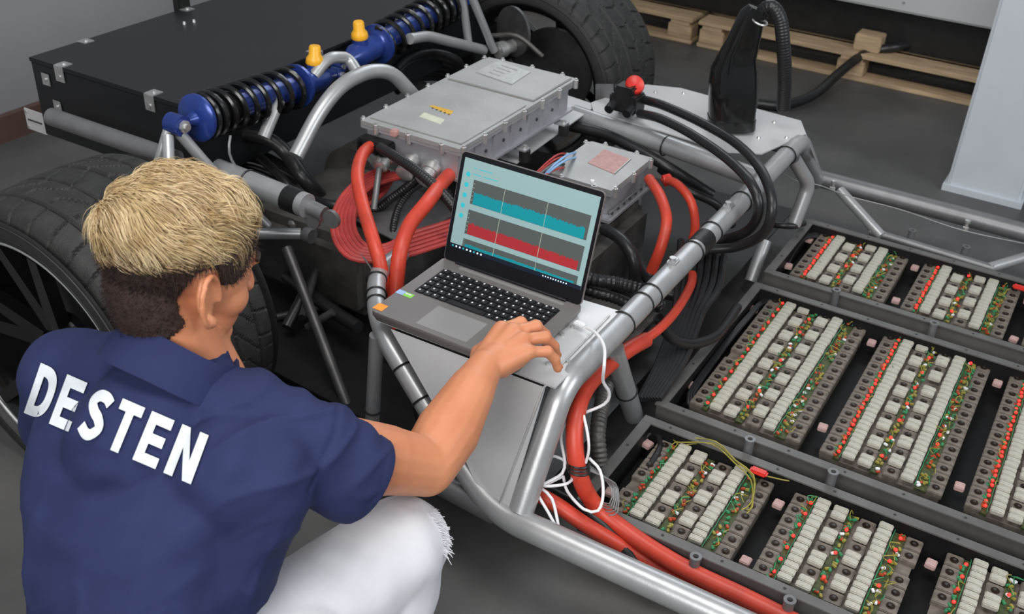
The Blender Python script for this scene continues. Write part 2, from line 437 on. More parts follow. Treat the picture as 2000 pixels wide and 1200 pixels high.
for px, py in ((418, 172), (592, 95), (735, 25)):
    p = at(px, py, z=bz1); bracket(t, (bx1+.003, p.y, bz1), X, Y)
for px, py in ((147, 75), (325, 8)):
    p = at(px, py, z=bz1); bracket(t, (bx0-.003, p.y, bz1), -X, Y)
for px, py in ((90, 155), (113, 208)):
    p = at(px, py, y=by0-.003)
    mb = MB(); mb.box(p-Y*.001, (.03, .002, .034)); mb.cyl(p-Y*.002, p-Y*.006, .005, n=10); mb.build('corner_bracket', M['zinc'], t)
for px, py in ((360, 47), (379, 43)):
    p = at(px, py, z=bz1); MB().cyl(p, p+Z*.008, .006, .004, n=10).build('screw', M['zinc'], t)
p = at(312, 6, z=bz1)
MB().rbox((bx0-.012, p.y+.01, bz1-.0), (.03, .05, .075), b=.004).build('latch', M['black'], t)
# number plate bracket at the end of the cross tube
p = at(70, 237, y=1.80)
t = thing('mounting_plate', 'small bright plate with a slot and screws below the black box corner', 'plate', (p.x, p.y, p.z-.035))
ax = (V((.98, .0, -.0)).normalized(), Y, Z)
MB().rbox(p, (.085, .004, .066), ax, b=.001).build('plate', M['sheet'], t)
MB().box(p-Y*.003, (.06, .003, .004), ax).build('slot', M['ink'], t)
for dx, dz in ((-.034, .024), (-.034, -.024)):
    MB().cyl(p+V((dx, -.002, dz)), p+V((dx, -.006, dz)), .004, n=8).build('screw', M['zinc'], t)
MB().box(p+V((.05, .07, .0)), (.03, .14, .02)).build('arm', M['tube_dull'], t)

# ------------------------------------------------------------------ chassis
CH = thing('tube_chassis', 'welded silver tube frame of the open race car carrying laptop and batteries', 'car frame', (-.9, 2.35, 0))
def T(P, r, m_='tube', fr=.07, name='frame_tube', n=18, label=None):
    return bent(P, r, fr, n).build(name, M[m_], CH, label=label)
RZ = .44
rt = [V((-.748, 1.385, .215)), V((-.748, 1.53, RZ)), V((-.752, 2.98, RZ)), V((-.748, 3.10, .40)), V((-.745, 3.325, .19))]
T(rt[:2]+[rt[2]], .027, fr=.05)
T([rt[2]+V((0, -.02, 0)), V((-.752, 3.04, RZ-.005)), rt[4]], .027, fr=.05)
# long side rails
lr = [V((-1.32, 1.67, RZ)), V((-1.19, 1.50, RZ-.005)), V((-.91, 1.405, .25)), V((-.80, 1.37, .2)), V((.9, 1.37, .2))]
_p = fillet([V((-1.345, 1.80, .42))]+lr[:3]+[lr[3], lr[4]], .09)
_r2 = [.021+.009*min(1, max(0, (q.x+.93)/.22)) for q in _p]
MB().tube(_p, _r2, 22, smooth=False).build('frame_tube', M['tube'], CH)
T([V((-.76, 3.33, .2)), V((.9, 3.33, .2))], .029, 'tube_dull', n=20)
T([V((-1.75, 1.50, .16)), V((-1.2, 1.42, .17)), V((-.80, 1.372, .195))], .024, 'tube_dull', fr=.1)
# crossmembers
T([at(1120, 222, z=.435), at(1300, 283, z=.435), at(1478, 348, z=.43)], .028, 'tube', fr=.02)
T([at(1180, 205, z=.44), at(1560, 300, z=.42)], .012, 'tube_dull')
T([at(1197, 680, x=-.76), at(1238, 812, x=-.75)], .024)
T([at(1495, 470, x=-.76), at(1466, 550, x=-.76)], .020)
T([V((-.75, 2.98, .40)), at(1580, 360, y=3.05), at(1550, 440, y=3.0)], .022, fr=.03)
T([at(1640, 372, z=.2), at(1722, 462, z=.125)], .017, 'tube')
T([at(1700, 452, z=.125), at(1940, 526, z=.125)], .014, 'tube_dull')
T([at(1930, 524, z=.125), at(2080, 480, z=.15)], .016, 'tube')
T([V((-.66, 3.18, .06)), V((.9, 3.18, .06))], .014, 'tube_dull')
T([at(736, 655, y=1.50), at(725, 860, y=1.50)], .0165)
T([at(560, 485, z=.36), at(700, 850, y=1.55)], .0135, 'tube_dark', name='push_rod')
T([at(540, 620, z=.12), at(670, 590, z=.12)], .010, 'tube_dark', name='push_rod')
T([at(425, 333, y=1.76), at(600, 402, y=1.76)], .031, 'tube')
T([V((-2.55, 2.0, .40)), V((-1.9, 2.0, .33))], .02, 'tube_dark'); T([V((-2.55, 2.9, .40)), V((-1.9, 2.9, .33))], .02, 'tube_dark')
T([at(600, 402, y=1.77), at(634, 419, y=1.77)], .020, 'tube_dull')
for _a, _b in ((610, 428), (648, 428)): MB().lathe(at(_a, _b, y=1.76), Y, [(.004, -.005), (.024, -.005), (.024, .005), (.004, .005)], 18).build('clevis_plate', M['tube_dull'], CH)
T([at(480, 457, z=.36), at(588, 457, z=.36)], .0155)
T([at(495, 415, z=.40), at(522, 442, z=.36)], .013)
T([at(100, 228, y=1.66), at(345, 312, y=1.66)], .024, 'tube_dull')
# hoop over the gearbox
hx = -1.80
T([at(578, 305, x=hx), at(625, 215, x=hx), at(668, 163, x=hx), at(722, 138, x=hx), at(765, 140, x=hx+.02), at(815, 195, x=hx+.06)], .021, fr=.09)
T([at(612, 150, x=-1.9), at(640, 112, x=-1.9), at(680, 112, x=-1.9), at(700, 145, x=-1.85)], .017, fr=.06)
T([at(545, 195, x=-1.88), at(515, 268, x=-1.88)], .017)
T([at(800, 76, x=-1.88), at(835, 70, x=-1.88), at(945, 98, x=-1.85)], .017, fr=.03)
T([at(903, -10, x=-1.88), at(916, 92, x=-1.88)], .0135); T([at(920, -10, x=-1.85), at(965, 100, x=-1.82)], .0135)
T([at(1250, 30, z=.3)+V((-.9, 0, 0)), at(1010, 120, z=.3)], .016, 'tube_dark')
# legs under the shock eye
se = at(345, 252, x=-1.90)
T([se+V((-.01, -.02, 0)), at(308, 318, x=-1.92)], .011); T([se+V((0, -.03, -.01)), at(330, 325, x=-1.86)], .014)
T([se+V((.01, 0, -.01)), at(400, 318, x=-1.86), at(522, 442, x=-1.80)], .014, fr=.03)
T([se+V((-.03, .03, -.01)), at(395, 320, x=-1.95)], .009)
# gusset sheets
pt = MB().prism([V((-1.165, 1.485, RZ+.018)), V((-.745, 1.49, RZ+.018)), V((-.745, 1.815, RZ+.018)), V((-.98, 1.80, RZ+.018)), V((-1.175, 1.60, RZ+.018))], (0, 0, .004))
pt.build('top_sheet', M['sheet'], CH, smooth=False)
pn = MB().prism([V((-1.135, 1.478, RZ+.018)), V((-.765, 1.483, RZ+.018)), V((-.768, 1.360, .205)), V((-.80, 1.352, .20)), at(906, 893, y=1.395)], (0, .004, -.004))
pn.build('front_sheet', M['sheet'], CH, smooth=False)
q0, q1 = V((-.765, 1.479, RZ+.02)), V((-.790, 1.356, .205))
MB().tube([at(1130, 700, z=RZ+.02), q0, q1], .0025, 6, smooth=False).build('sheet_edge', M['zinc'], CH)
MB().tube([at(1190, 617, z=RZ+.024), at(1085, 725, z=RZ+.024)], .0022, 6, smooth=False).build('bend_line', M['zinc'], CH)
for px, py in ((1110, 708), (1090, 690), (1098, 655), (1118, 640), (1070, 712)):
    p = at(px, py, z=RZ+.022); MB().cyl(p, p+Z*.005, .005, n=10).build('screw', M['zinc'], CH)
# far deck plate with the black duct
dkz = .462
dk = [at(*p, z=dkz) for p in ((1262, 165), (1330, 172), (1562, 235), (1572, 262), (1488, 300), (1420, 296), (1290, 255), (1160, 222), (1155, 200))]
MB().prism(dk, (0, 0, -.004)).build('deck_plate', M['sheet'], CH, smooth=False)
MB().prism([at(1562, 235, z=dkz), at(1572, 262, z=dkz), at(1595, 318, z=.36), at(1583, 300, z=.36)], (.004, 0, 0)).build('deck_flange', M['sheet'], CH, smooth=False)
for px, py in ((1280, 181), (1335, 183), (1475, 220), (1512, 240), (1482, 270), (1536, 270), (1424, 265)):
    p = at(px, py, z=dkz); MB().cyl(p, p+Z*.006, .0065, .004, n=10).build('screw', M['zinc'], CH)
p = at(1180, 205, z=.50)
MB().prism([at(1163, 165, y=2.93), at(1197, 165, y=2.93), at(1196, 246, y=2.93), at(1163, 243, y=2.93)], (0, .004, 0)).build('upright_bracket', M['tube_dull'], CH, smooth=False)
# inverter mounting plate
MB().prism([at(1165, 205, z=.455), at(1010, 318, z=.455), at(880, 280, z=.455), at(1060, 170, z=.455)], (0, 0, -.004)).build('mounting_sheet', M['sheet'], CH, smooth=False)
MB().prism([at(640, 402, z=.378), at(797, 482, z=.378), at(892, 412, z=.378), at(765, 345, z=.378)], (0, 0, -.004)).build('lower_sheet', M['tube_dull'], CH, smooth=False)
# spacers standing on the crossbars between the trays
for px, py, zz in ((1463, 868, .17), (1625, 932, .17), (1357, 1098, .16), (1540, 1183, .16), (1632, 575, .17), (1822, 640, .17), (1780, 458, .14), (1885, 490, .14), (1640, 562, .1)):
    p = at(px, py, z=zz)
    MB().lathe(p-Z*.05, Z, [(.011, 0), (.011, .06), (.0125, .061), (.0125, .066), (.006, .066), (.006, .05), (0, .05)], 14).build('threaded_spacer', M['tube_dull'], CH)
# zip ties and tape on the tubes
def tie(P, ax, R_, w_=.0025, m_='black', name='zip_tie'):
    MB().ring(P, ax, R_+w_*.6, w_, 20, 6).build(name, M[m_], CH)
def rail(py_): return V((-.750, py_, RZ))
for px, py in ((1530, 290), (1440, 378), (1392, 440), (1355, 478), (1268, 560), (1254, 578), (1222, 618)):
    p = at(px, py, z=RZ+.02); tie(rail(p.y), Y, .027)
p = at(1378, 458, z=RZ+.02)
MB().cyl(rail(p.y-.05), rail(p.y+.015), .0285, n=20).build('black_tape', M['black'], CH)
for px, py in ((1400, 395), (1308, 508)):
    p = at(px, py, z=RZ+.03); mb = MB().rbox(V((-.752, p.y, RZ+.029)), (.022, .034, .012), b=.003)
    mb.cyl((-.752, p.y-.006, RZ+.03), (-.752, p.y-.006, RZ+.043), .008, n=12); mb.build('welded_boss', M['tube'], CH)
def along(a, b, ts, R_, ):
    for s_ in ts: tie(V(a).lerp(V(b), s_), V(b)-V(a), R_)
along(lr[0], lr[1], (.15, .45, .6), .021); along(lr[1], lr[2], (.32, .56, .72), .021)
a, b = at(736, 655, y=1.50), at(725, 860, y=1.50); along(a, b, (.70,), .0165)
a, b = at(1197, 680, x=-.76), at(1238, 812, x=-.75); along(a, b, (.62,), .024)
a, b = at(425, 333, y=1.76), at(600, 402, y=1.76); along(a, b, (.35,), .031)
MB().cyl(V(a).lerp(b, .78), V(a).lerp(b, .93), .033, n=20).build('black_tape', M['black'], CH)
a, b = at(1120, 222, z=.435), at(1478, 348, z=.43); along(a, b, (.53,), .028)
# bright studs on the far rail
for px, py in ((1627, 362), (1888, 440), (1590, 338)):
    p = at(px, py, z=.235); MB().lathe(p-Z*.015, Z, [(.009, 0), (.009, .008), (.005, .01), (.005, .022), (.009, .024), (.009, .032), (0, .034)], 12).build('stud', M['zinc'], CH)
# black sheet added under the bay to darken it, gearbox and motor casings
MB().prism([V((-2.15, 1.62, .10)), V((-1.25, 1.55, .10)), V((-.80, 1.44, .10)), V((-.78, 3.25, .10)), V((-2.15, 3.1, .10))], (0, 0, .006)).build('bay_dark_sheet', M['black'], CH, smooth=False)
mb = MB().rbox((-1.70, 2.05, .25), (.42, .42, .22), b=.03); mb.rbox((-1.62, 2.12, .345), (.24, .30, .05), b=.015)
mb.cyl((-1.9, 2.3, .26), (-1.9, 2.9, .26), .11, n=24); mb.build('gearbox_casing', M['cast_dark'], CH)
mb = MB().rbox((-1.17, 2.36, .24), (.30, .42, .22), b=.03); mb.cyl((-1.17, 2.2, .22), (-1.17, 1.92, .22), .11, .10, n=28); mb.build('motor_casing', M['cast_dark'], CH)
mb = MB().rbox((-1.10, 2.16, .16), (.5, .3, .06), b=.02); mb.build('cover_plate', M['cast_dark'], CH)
# hub parts in front of the far wheel
p = at(985, 95, y=3.02)
mb = MB().lathe(p, V((.3, 1, .05)), [(.02, -.03), (.028, -.03), (.028, .0), (.022, .002), (.022, .05), (.03, .052), (.03, .07), (0, .07)], 20); mb.build('hub_joint', M['zinc'], CH)
MB().tube([at(960, 70, y=3.0), at(1010, 70, y=3.02), at(1060, 110, y=3.05)], .008, 10).build('brake_line', M['cast_dark'], CH)
MB().lathe(at(1000, 62, y=3.06), V((.35, 1, 0)), [(.02, 0), (.085, .002), (.085, .012), (.02, .012)], 30).build('brake_shield', M['tube_dark'], CH)
# suspension clevis and rod ends in the middle left
mb = MB()
for px, py in ((595, 425), (610, 455), (575, 437)): mb.sphere(at(px, py, z=.34), .018)
mb.lathe(at(603, 460, z=.36), X, [(.004, -.012), (.02, -.012), (.022, 0), (.02, .012), (.004, .012)], 16); mb.build('rod_end', M['tube_dull'], CH)
for a_, b_ in (((470, 330), (400, 300)), ((620, 520), (590, 620)), ((650, 610), (600, 640)), ((640, 380), (700, 360))):
    MB().tube([at(*a_, z=.25), at(*b_, z=.2)], .010, 10, smooth=False).build('suspension_link', M['tube_dark'], CH)

# ------------------------------------------------------------------ coil-over shocks
def shock(P0, P1, sgn, label):
    # P0 outer eye, P1 inner end
    ax = (P1-P0).normalized(); L = (P1-P0).length; up = Z - ax*ax.z; up.normalize(); sd = ax.cross(up)
    t = thing('coilover_shock', label, 'shock absorber', P0-Z*.05, 'pair of coilovers across the rear frame')
    mb = MB().lathe(P0, ax, [(.010, 0), (.012, .04), (.018, .05), (.022, .065)], 16)
    mb.cyl(P0-sd*.022, P0+sd*.022, .026, n=20); mb.build('eye_mount', M['blue'], t)
    MB().lathe(P0+sd*.028, sd, [(.016, -.005), (.016, .002), (.009, .003), (.009, .010), (0, .010)], 8).build('eye_bolt', M['zinc'], t)
    MB().lathe(P0+ax*.055, ax, [(.012, 0), (.052, .003), (.060, .010), (.060, .018), (.054, .022), (.045, .03)], 36).build('spring_seat', M['blue'], t)
    MB().lathe(P0+ax*.075, ax, [(.0, 0), (.034, .0), (.034, .08), (.037, .082), (.037, .10), (.034, .10), (.034, L*.74-.075), (0, L*.74-.07)], 28).build('damper_body', M['blue'], t)
    # spring: two coils in series with a black collar
    s0, s1 = .085, L*.72; pts = []; turns = 9.0; N = int(turns*26)
    for i in range(N+1):
        f = i/N; a = f*turns*2*math.pi
        ff = f**1.25 if f < .999 else 1
        pts.append(P0+ax*(s0+(s1-s0)*ff)+(up*math.cos(a)+sd*math.sin(a))*.053)
    MB().tube(pts, .0082, 8, smooth=False).build('coil_spring', M['spring'], t)
    MB().lathe(P0+ax*(s0+.03), ax, [(.036, 0), (.046, .0), (.046, .018), (.0435, .02), (.0435, .07), (.046, .072), (.046, .085), (.036, .085)], 28).build('adjuster_collar', M['gloss'], t)
    MB().lathe(P0+ax*(s1+.0), ax, [(.034, -.008), (.060, -.008), (.060, .002), (.044, .006), (.038, .012), (.036, L-s1-.075), (.024, L-s1-.05), (.016, L-s1-.02)], 30).build('top_cap', M['blue'], t)
    c = P0+ax*(L*.84)
    mb = MB().cyl(c, c+up*.050, .026, .023, n=20); mb.sphere(c, .036); mb.build('reservoir_neck', M['blue'], t)
    MB().lathe(c+up*.046, up, [(.024, 0), (.026, .004), (.024, .018), (.017, .028), (.0165, .048), (.014, .052), (0, .052)], 12).build('adjuster_knob', M['yellow'], t)
    MB().cyl(P1-sd*.016, P1+sd*.016, .017, n=16).build('inner_eye', M['blue'], t)
    MB().cyl(P1-sd*.02, P1+sd*.026, .008, n=8).build('inner_bolt', M['zinc'], t)
s0 = at(345, 243, x=-1.90); s1 = at(658, 143, x=-1.92)
shock(s0, s1, 1, 'blue coilover shock with black spring nearer the crouching person')
s2 = at(662, 128, x=-1.94); s3 = at(905, -8, x=-1.94)
shock(s3, s2, -1, 'blue coilover shock with black spring farther back at the top')

# ------------------------------------------------------------------ inverter
def casing(t, x0, x1, y0, y1, z0, z1, boltsx, boltsy, lidm='cast', sidem='cast_side', lip=.012, ribs=True, chamf=.03):
    c = chamf
    def octo(e, z): return [V((x0-e, y0-e, z)), V((x1+e, y0-e, z)), V((x1+e, y1-c, z)), V((x1+e-c*.3, y1+e, z)), V((x0+c, y1+e, z)), V((x0-e, y1-c, z))]
    MB().prism(octo(-lip, z0), (0, 0, z1-z0-.014)).build('housing', M[sidem], t, smooth=False)
    MB().prism(octo(0, z1-.020), (0, 0, .007)).build('flange', M[sidem], t, smooth=False)
    MB().prism(octo(0, z1-.012), (0, 0, .012)).build('lid', M[lidm], t, smooth=False)
    def bolt(x, y): 
        mb = MB().cyl((x, y, z1-.024), (x, y, z1+.001), .0075, n=12); mb.cyl((x, y, z1), (x, y, z1+.006), .0045, n=8); mb.build('lid_bolt', M['zinc'], t)
    for k in range(boltsy):
        f = (k+.15)/(boltsy-.7)
        bolt(x1+.003, y0+(y1-y0)*f); bolt(x0-.003, y0+(y1-y0)*f)
    for k in range(boltsx):
        f = (k+.5)/boltsx
        bolt(x0+(x1-x0)*f, y0-.003); bolt(x0+(x1-x0)*f, y1+.003)
ivz = .60
p0, p1, p2, p3 = at(722, 237, z=ivz), at(905, 100, z=ivz), at(1105, 148, z=ivz), at(905, 297, z=ivz)
x0, x1, y0, y1 = p0.x, p3.x, (p0.y+p3.y)/2, p2.y
x0 = -1.665; x1 = -1.352
t = thing('motor_inverter', 'large silver cast aluminium inverter box with bolted lid above the red cables', 'inverter', ((x0+x1)/2, (y0+y1)/2, .47))
casing(t, x0, x1, y0, y1, .50, ivz, 3, 7)
for k in range(1, 7):
    yy = y0+(y1-y0)*k/7
    MB().box((x1-.010, yy, .535), (.008, .008, .075)).build('side_rib', M['cast_side'], t)
    MB().cyl((x1-.016, yy-.035, .54), (x1-.009, yy-.035, .54), .005, n=10).build('side_screw', M['tube_dark'], t)
MB().rbox((x1-.012, (y0+y1)/2, .505), (.02, y1-y0-.02, .008), b=.001).build('lower_flange', M['cast_side'], t)
for k, f in enumerate((.15, .5, .86)):
    yy = y0+(y1-y0)*f
    MB().cyl((x1+.012, yy, .455), (x1+.012, yy, .488), .016, n=18).build('rubber_foot', M['black'], t)
    MB().box((x1+.003, yy, .49), (.036, .03, .005)).build('foot_tab', M['cast_side'], t)
    MB().cyl((x1+.012, yy, .490), (x1+.012, yy, .502), .006, n=8).build('foot_bolt', M['zinc'], t)
# lid steps, plates and labels
MB().rbox(((x0+x1)/2, y0+(y1-y0)*.30, ivz+.0015), ((x1-x0)*.93, (y1-y0)*.52, .003), b=.002).build('lid_panel', M['cast'], t)
MB().rbox(((x0+x1)/2, y0+(y1-y0)*.80, ivz+.0025), ((x1-x0)*.93, (y1-y0)*.36, .005), b=.002).build('lid_panel', M['cast'], t)
def decal(quad, m_, name, parent, th=.0012):
    q = [V(a) for a in quad]; n = (q[1]-q[0]).cross(q[3]-q[0]).normalized(); n = n if n.z >= 0 else -n
    return MB().prism([a-n*.0006 for a in q], n*th).build(name, M[m_], parent, smooth=False)
zl = ivz+.0055
pq = [at(930, 142, z=zl), at(972, 120, z=zl), at(1036, 142, z=zl), at(1000, 166, z=zl)]
tp = decal(pq, 'plate', 'type_plate', t, .0035)
for k in range(4):
    a = pq[0].lerp(pq[1], .2+.2*k); b = pq[3].lerp(pq[2], .2+.2*k)
    MB().tube([a.lerp(b, .25)+Z*.003, a.lerp(b, .25+random.uniform(.3, .5))+Z*.003], .0022, 5, smooth=False).build('raised_mark', M['cast'], tp)
zl = ivz+.0032
decal([at(838, 207, z=zl), at(846, 214-8, z=zl), at(886, 217, z=zl), at(879, 225, z=zl)], 'labely', 'warning_label', t)
decal([at(819, 228, z=zl), at(829, 220, z=zl), at(869, 234, z=zl), at(860, 243, z=zl)], 'labelw', 'label', t)
for k in range(5):
    a = at(845+8*k, 211+3*k, z=zl+.001); MB().box(a, (.004, .006, .0004)).build('label_mark', M['ink'], t)
# connectors on the near end
for px, py, r in ((775, 290, .021), (820, 305, .024), (858, 318, .026)):
    a = at(px, py, z=.525); a.y = y0+.01
    d = V((.12, -1, -.45)).normalized()
    mb = MB().lathe(a, d, [(r*.7, -.02), (r*.75, .0), (r, .002), (r, .022), (r*.85, .024), (r*.85, .034), (r*1.02, .036), (r*1.02, .052), (r*.7, .056), (0, .056)], 14)
    mb.build('cable_gland', M['zinc'], t)
MB().rbox((x0+.055, y0-.008, .545), (.10, .04, .035), b=.004).build('connector_block', M['black'], t)
for k in range(5):
    MB().rbox((x0+.018+k*.018, y0-.03, .543), (.012, .012, .026), b=.002).build('connector_latch', M['gloss'], t)
MB().rbox((x0+.115, y0-.006, ivz-.004), (.02, .02, .018), b=.003).build('breather', M['labelp'], t)

# ------------------------------------------------------------------ junction box
z = .45
p0, p1, p2, p3 = at(1105, 325, z=z), at(1163, 278, z=z), at(1273, 311, z=z), at(1192, 372, z=z)
x0, x1, y0, y1 = -1.262, -1.058, p3.y, p2.y+.01
t = thing('junction_box', 'small silver cast box with faded pink label between laptop and main rail', 'junction box', ((x0+x1)/2, (y0+y1)/2, .30))
casing(t, x0, x1, y0, y1, .37, z, 2, 3, chamf=.01)
MB().rbox(((x0+x1)/2, (y0+y1)/2, .362), (x1-x0+.02, y1-y0+.03, .014), b=.003).build('base_flange', M['cast_side'], t)
mb = MB().rbox(((x0+x1)/2, (y0+y1)/2-.01, .31), (x1-x0-.02, y1-y0, .10), b=.012)
mb.build('lower_housing', M['cast_side'], t)
lb = [at(1148, 318, z=z+.001), at(1180, 292, z=z+.001), at(1232, 311, z=z+.001), at(1200, 340, z=z+.001)]
decal(lb, 'labelp', 'label', t)
MB().tube([lb[3]+Z*.002, lb[2]+Z*.002], .0016, 6, smooth=False).build('label_edge', M['zinc'], t)
MB().cyl(at(1157, 352, z=z+.005), at(1157, 352, z=z+.005)-Z*.03, .006, n=10).build('vent_post', M['white'], t)
for k in range(7):
    yy = y0+.02+k*(y1-y0-.04)/6; MB().cyl((x1+.0, yy, .371), (x1, yy, .376), .004, n=8).build('flange_screw', M['tube_dark'], t)
MB().tube([V((x1+.004, y0-.012, .385)), V((x1+.004, y1+.01, .385))], .003, 6, smooth=False).build('gasket', M['tube_dull'], t)

# ------------------------------------------------------------------ cut-off switch and black duct
t = thing('cutoff_switch', 'black battery cut-off switch with bright red round knob', 'switch', at(1225, 215, z=.46))
c = at(1226, 188, z=.53)
mb = MB().rbox(c+V((0, 0, -.015)), (.09, .075, .055), b=.006); mb.rbox(c+V((-.005, 0, .02)), (.06, .06, .03), b=.005); mb.build('body', M['black'], t)
for k in (-1, 1): MB().cyl(c+V((k*.03, -.03, -.02)), c+V((k*.03, -.065, -.03)), .014, n=14).build('terminal', M['hose'], t)
c2 = at(1240, 166, z=.565); ax = V((.45, -.35, .5)).normalized()
MB().lathe(c2-ax*.01, ax, [(.008, -.03), (.010, .0), (.027, .002), (.030, .006), (.030, .014), (.026, .02), (.016, .016), (.0, .014)], 28).build('knob', M['red'], t)
for k in range(3): MB().rbox(c+V((-.03+.03*k, .035, -.04)), (.02, .02, .05), b=.003).build('clip', M['zinc' if k == 0 else 'black'], t)

t = thing('air_duct', 'tall glossy black plastic elbow duct with ribbed hose standing on the deck plate', 'duct', at(1430, 245, z=.465))
def fr(px, py, yy): return at(px, py, y=yy)
yb = 2.93
sec = [(1428, 246, 44, 44), (1430, 205, 45, 44), (1432, 165, 46, 42), (1434, 135, 44, 36), (1441, 108, 36, 28), (1452, 80, 31, 26), (1462, 50, 27, 24), (1470, 28, 24, 22), (1478, 16, 17, 18)]
rings = []
sax = V((.86, .5, 0)); 
for k, (px, py, wpx, dpx) in enumerate(sec):
    c = fr(px, py, yb+.0); s_ = (c-O).length/FPX*.98
    hw, hd = wpx*s_, dpx*s_; ring = []
    fx = CR.copy(); fx.z = 0; fx.normalize(); fy = Z.cross(fx)
    up = (fr(*sec[min(k+1, 8)][:2], yb)-fr(*sec[max(k-1, 0)][:2], yb)).normalized()
    if k > 2: fx = (fx-up*fx.dot(up)).normalized()
    for j in range(28):
        a = j*2*math.pi/28; ca, sa = math.cos(a), math.sin(a); e = .62
        ring.append(c+fx*(hw*math.copysign(abs(ca)**e, ca))+fy*(hd*math.copysign(abs(sa)**e, sa)*.75))
    rings.append(ring)
MB().loft(rings).build('duct_body', M['gloss'], t)
MB().loft([[p+(p-sum(rings[i], V())/28)*.03 for p in rings[i]] for i in (0,)] + [[p.lerp(q, .45)+(p-sum(rings[0], V())/28)*.03 for p, q in zip(rings[0], rings[1])]]).build('base_collar', M['gloss'], t)
MB().tube([fr(1452, 60, yb-.03), fr(1430, 115, yb-.05), fr(1424, 150, yb-.06)], .0035, 6).build('moulded_ridge', M['gloss'], t)
hp = [fr(1476, 52, yb+.02), fr(1490, 22, yb+.02), fr(1508, 14, yb+.02), fr(1524, 40, yb+.02), fr(1530, 90, yb+.02), fr(1533, 150, yb+.04), fr(1530, 212, yb+.08)]
MB().tube(hp, .0205, 14, corr=.035, pitch=.0085).build('ribbed_hose', M['hose'], t)
MB().ring(fr(1484, 42, yb-.01), (fr(1490, 22, yb)-fr(1476, 52, yb)), .022, .003).build('hose_clamp', M['zinc'], t)

# ------------------------------------------------------------------ laptop
lz = .485
L0, L1, L2, L3 = at(732, 602, z=lz), at(868, 500, z=lz), at(1137, 602, z=lz), at(1005, 722, z=lz)
lx0, lx1, ly0, ly1 = -1.188, -.826, 1.478, 1.755
t = thing('laptop', 'open grey laptop showing teal and red charts, resting on the silver frame sheet', 'laptop', ((lx0+lx1)/2, (ly0+ly1)/2, RZ+.02))
def rslab(x0, x1, y0, y1, z0, z1, r=.012):
    pts = []
    for cx, cy, a0 in ((x1-r, y1-r, 0), (x0+r, y1-r, 90), (x0+r, y0+r, 180), (x1-r, y0+r, 270)):
        for k in range(6):
            a = math.radians(a0+18*k); pts.append((cx+r*math.cos(a), cy+r*math.sin(a)))
    m1 = MB(); e = .002
    cx, cy = (x0+x1)/2, (y0+y1)/2
    R_ = lambda z, s: [V((cx+(a-cx)*s, cy+(b-cy)*s, z)) for a, b in pts]
    return m1.loft([R_(z0, .97), R_(z0+(z1-z0)*.5, 1), R_(z1-.001, 1), R_(z1, .996)])
rslab(lx0, lx1, ly0, ly1, RZ+.0225, lz).build('base', M['lap'], t)
for sx in (.2, .8):
    for sy in (.15, .85): MB().cyl((lx0+(lx1-lx0)*sx, ly0+(ly1-ly0)*sy, RZ+.0222), (lx0+(lx1-lx0)*sx, ly0+(ly1-ly0)*sy, RZ+.025), .007, n=10).build('rubber_foot', M['black'], t)
def lp(u, v, h=0): return V((lx0+(lx1-lx0)*u, ly0+(ly1-ly0)*v, lz+h))
MB().rbox(lp(.5, .625, -.0012), ((lx1-lx0)*.84, (ly1-ly0)*.42, .003), b=.001).build('keyboard_well', M['lapk'], t)
kme = MB().rbox((0, 0, 0), (.0172, .0162, .003), b=.0012).mesh('key'); kme.materials.append(M['key'])
lme = MB().box((0, 0, 0), (.0035, .0045, .0004)).mesh('key_legend'); lme.materials.append(M['keyw'])
tb = root_loc(t); kw = (lx1-lx0)*.82; nk = 15; pk = kw/nk
for r_ in range(6):
    yy = ly0+(ly1-ly0)*(.445+.072*r_)
    for c_ in range(nk):
        if r_ == 0 and 4 <= c_ <= 8:
            if c_ != 6: continue
        xx = lx0+(lx1-lx0)*.09+pk*(c_+.5)+(.004 if r_ % 2 else 0)*(0 < c_ < 14)
        k_ = bpy.data.objects.new('key', kme); COL.objects.link(k_); k_.parent = t; k_.location = V((xx, yy, lz+.0012))-tb
        if r_ == 0 and c_ == 6: k_.scale = (5.3, 1, 1)
        elif True:
            g_ = bpy.data.objects.new('key_legend', lme); COL.objects.link(g_); g_.parent = k_; g_.location = (-.003, .002, .0016)
MB().rbox(lp(.47, .20, .0001), (.125, .082, .0006), b=.0002).build('touchpad', M['lapl'], t)
MB().rbox(lp(.53, .915, .0008), (.27, .010, .003), b=.001).build('speaker_strip', M['lapl'], t)
def stk(px, py, m_, w_, h_): 
    p = at(px, py, z=lz+.0005); return MB().box(p, (w_, h_, .0006)).build('sticker', M[m_], t)
stk(783, 571, 'stb', .019, .016); s_ = stk(798, 577, 'stg', .022, .016); stk(743, 600, 'sto', .024, .024)
MB().box(at(798, 575, z=lz+.001), (.016, .004, .0003)).build('sticker_mark', M['keyw'], s_)
# lid
hb = V((0, ly1-.006, lz-.001)); ltop = V((0, 1.822, .728)); up = (ltop-hb).normalized(); nrm = up.cross(X).normalized()
if nrm.y > 0: nrm = -nrm
Lh = (ltop-hb).length; lw = lx1-lx0-.004
def sp(u, v, h=0): return V((lx0+.002+lw*u, 0, 0)) + hb + up*(Lh*(1-v)) + nrm*h      # v down from the top
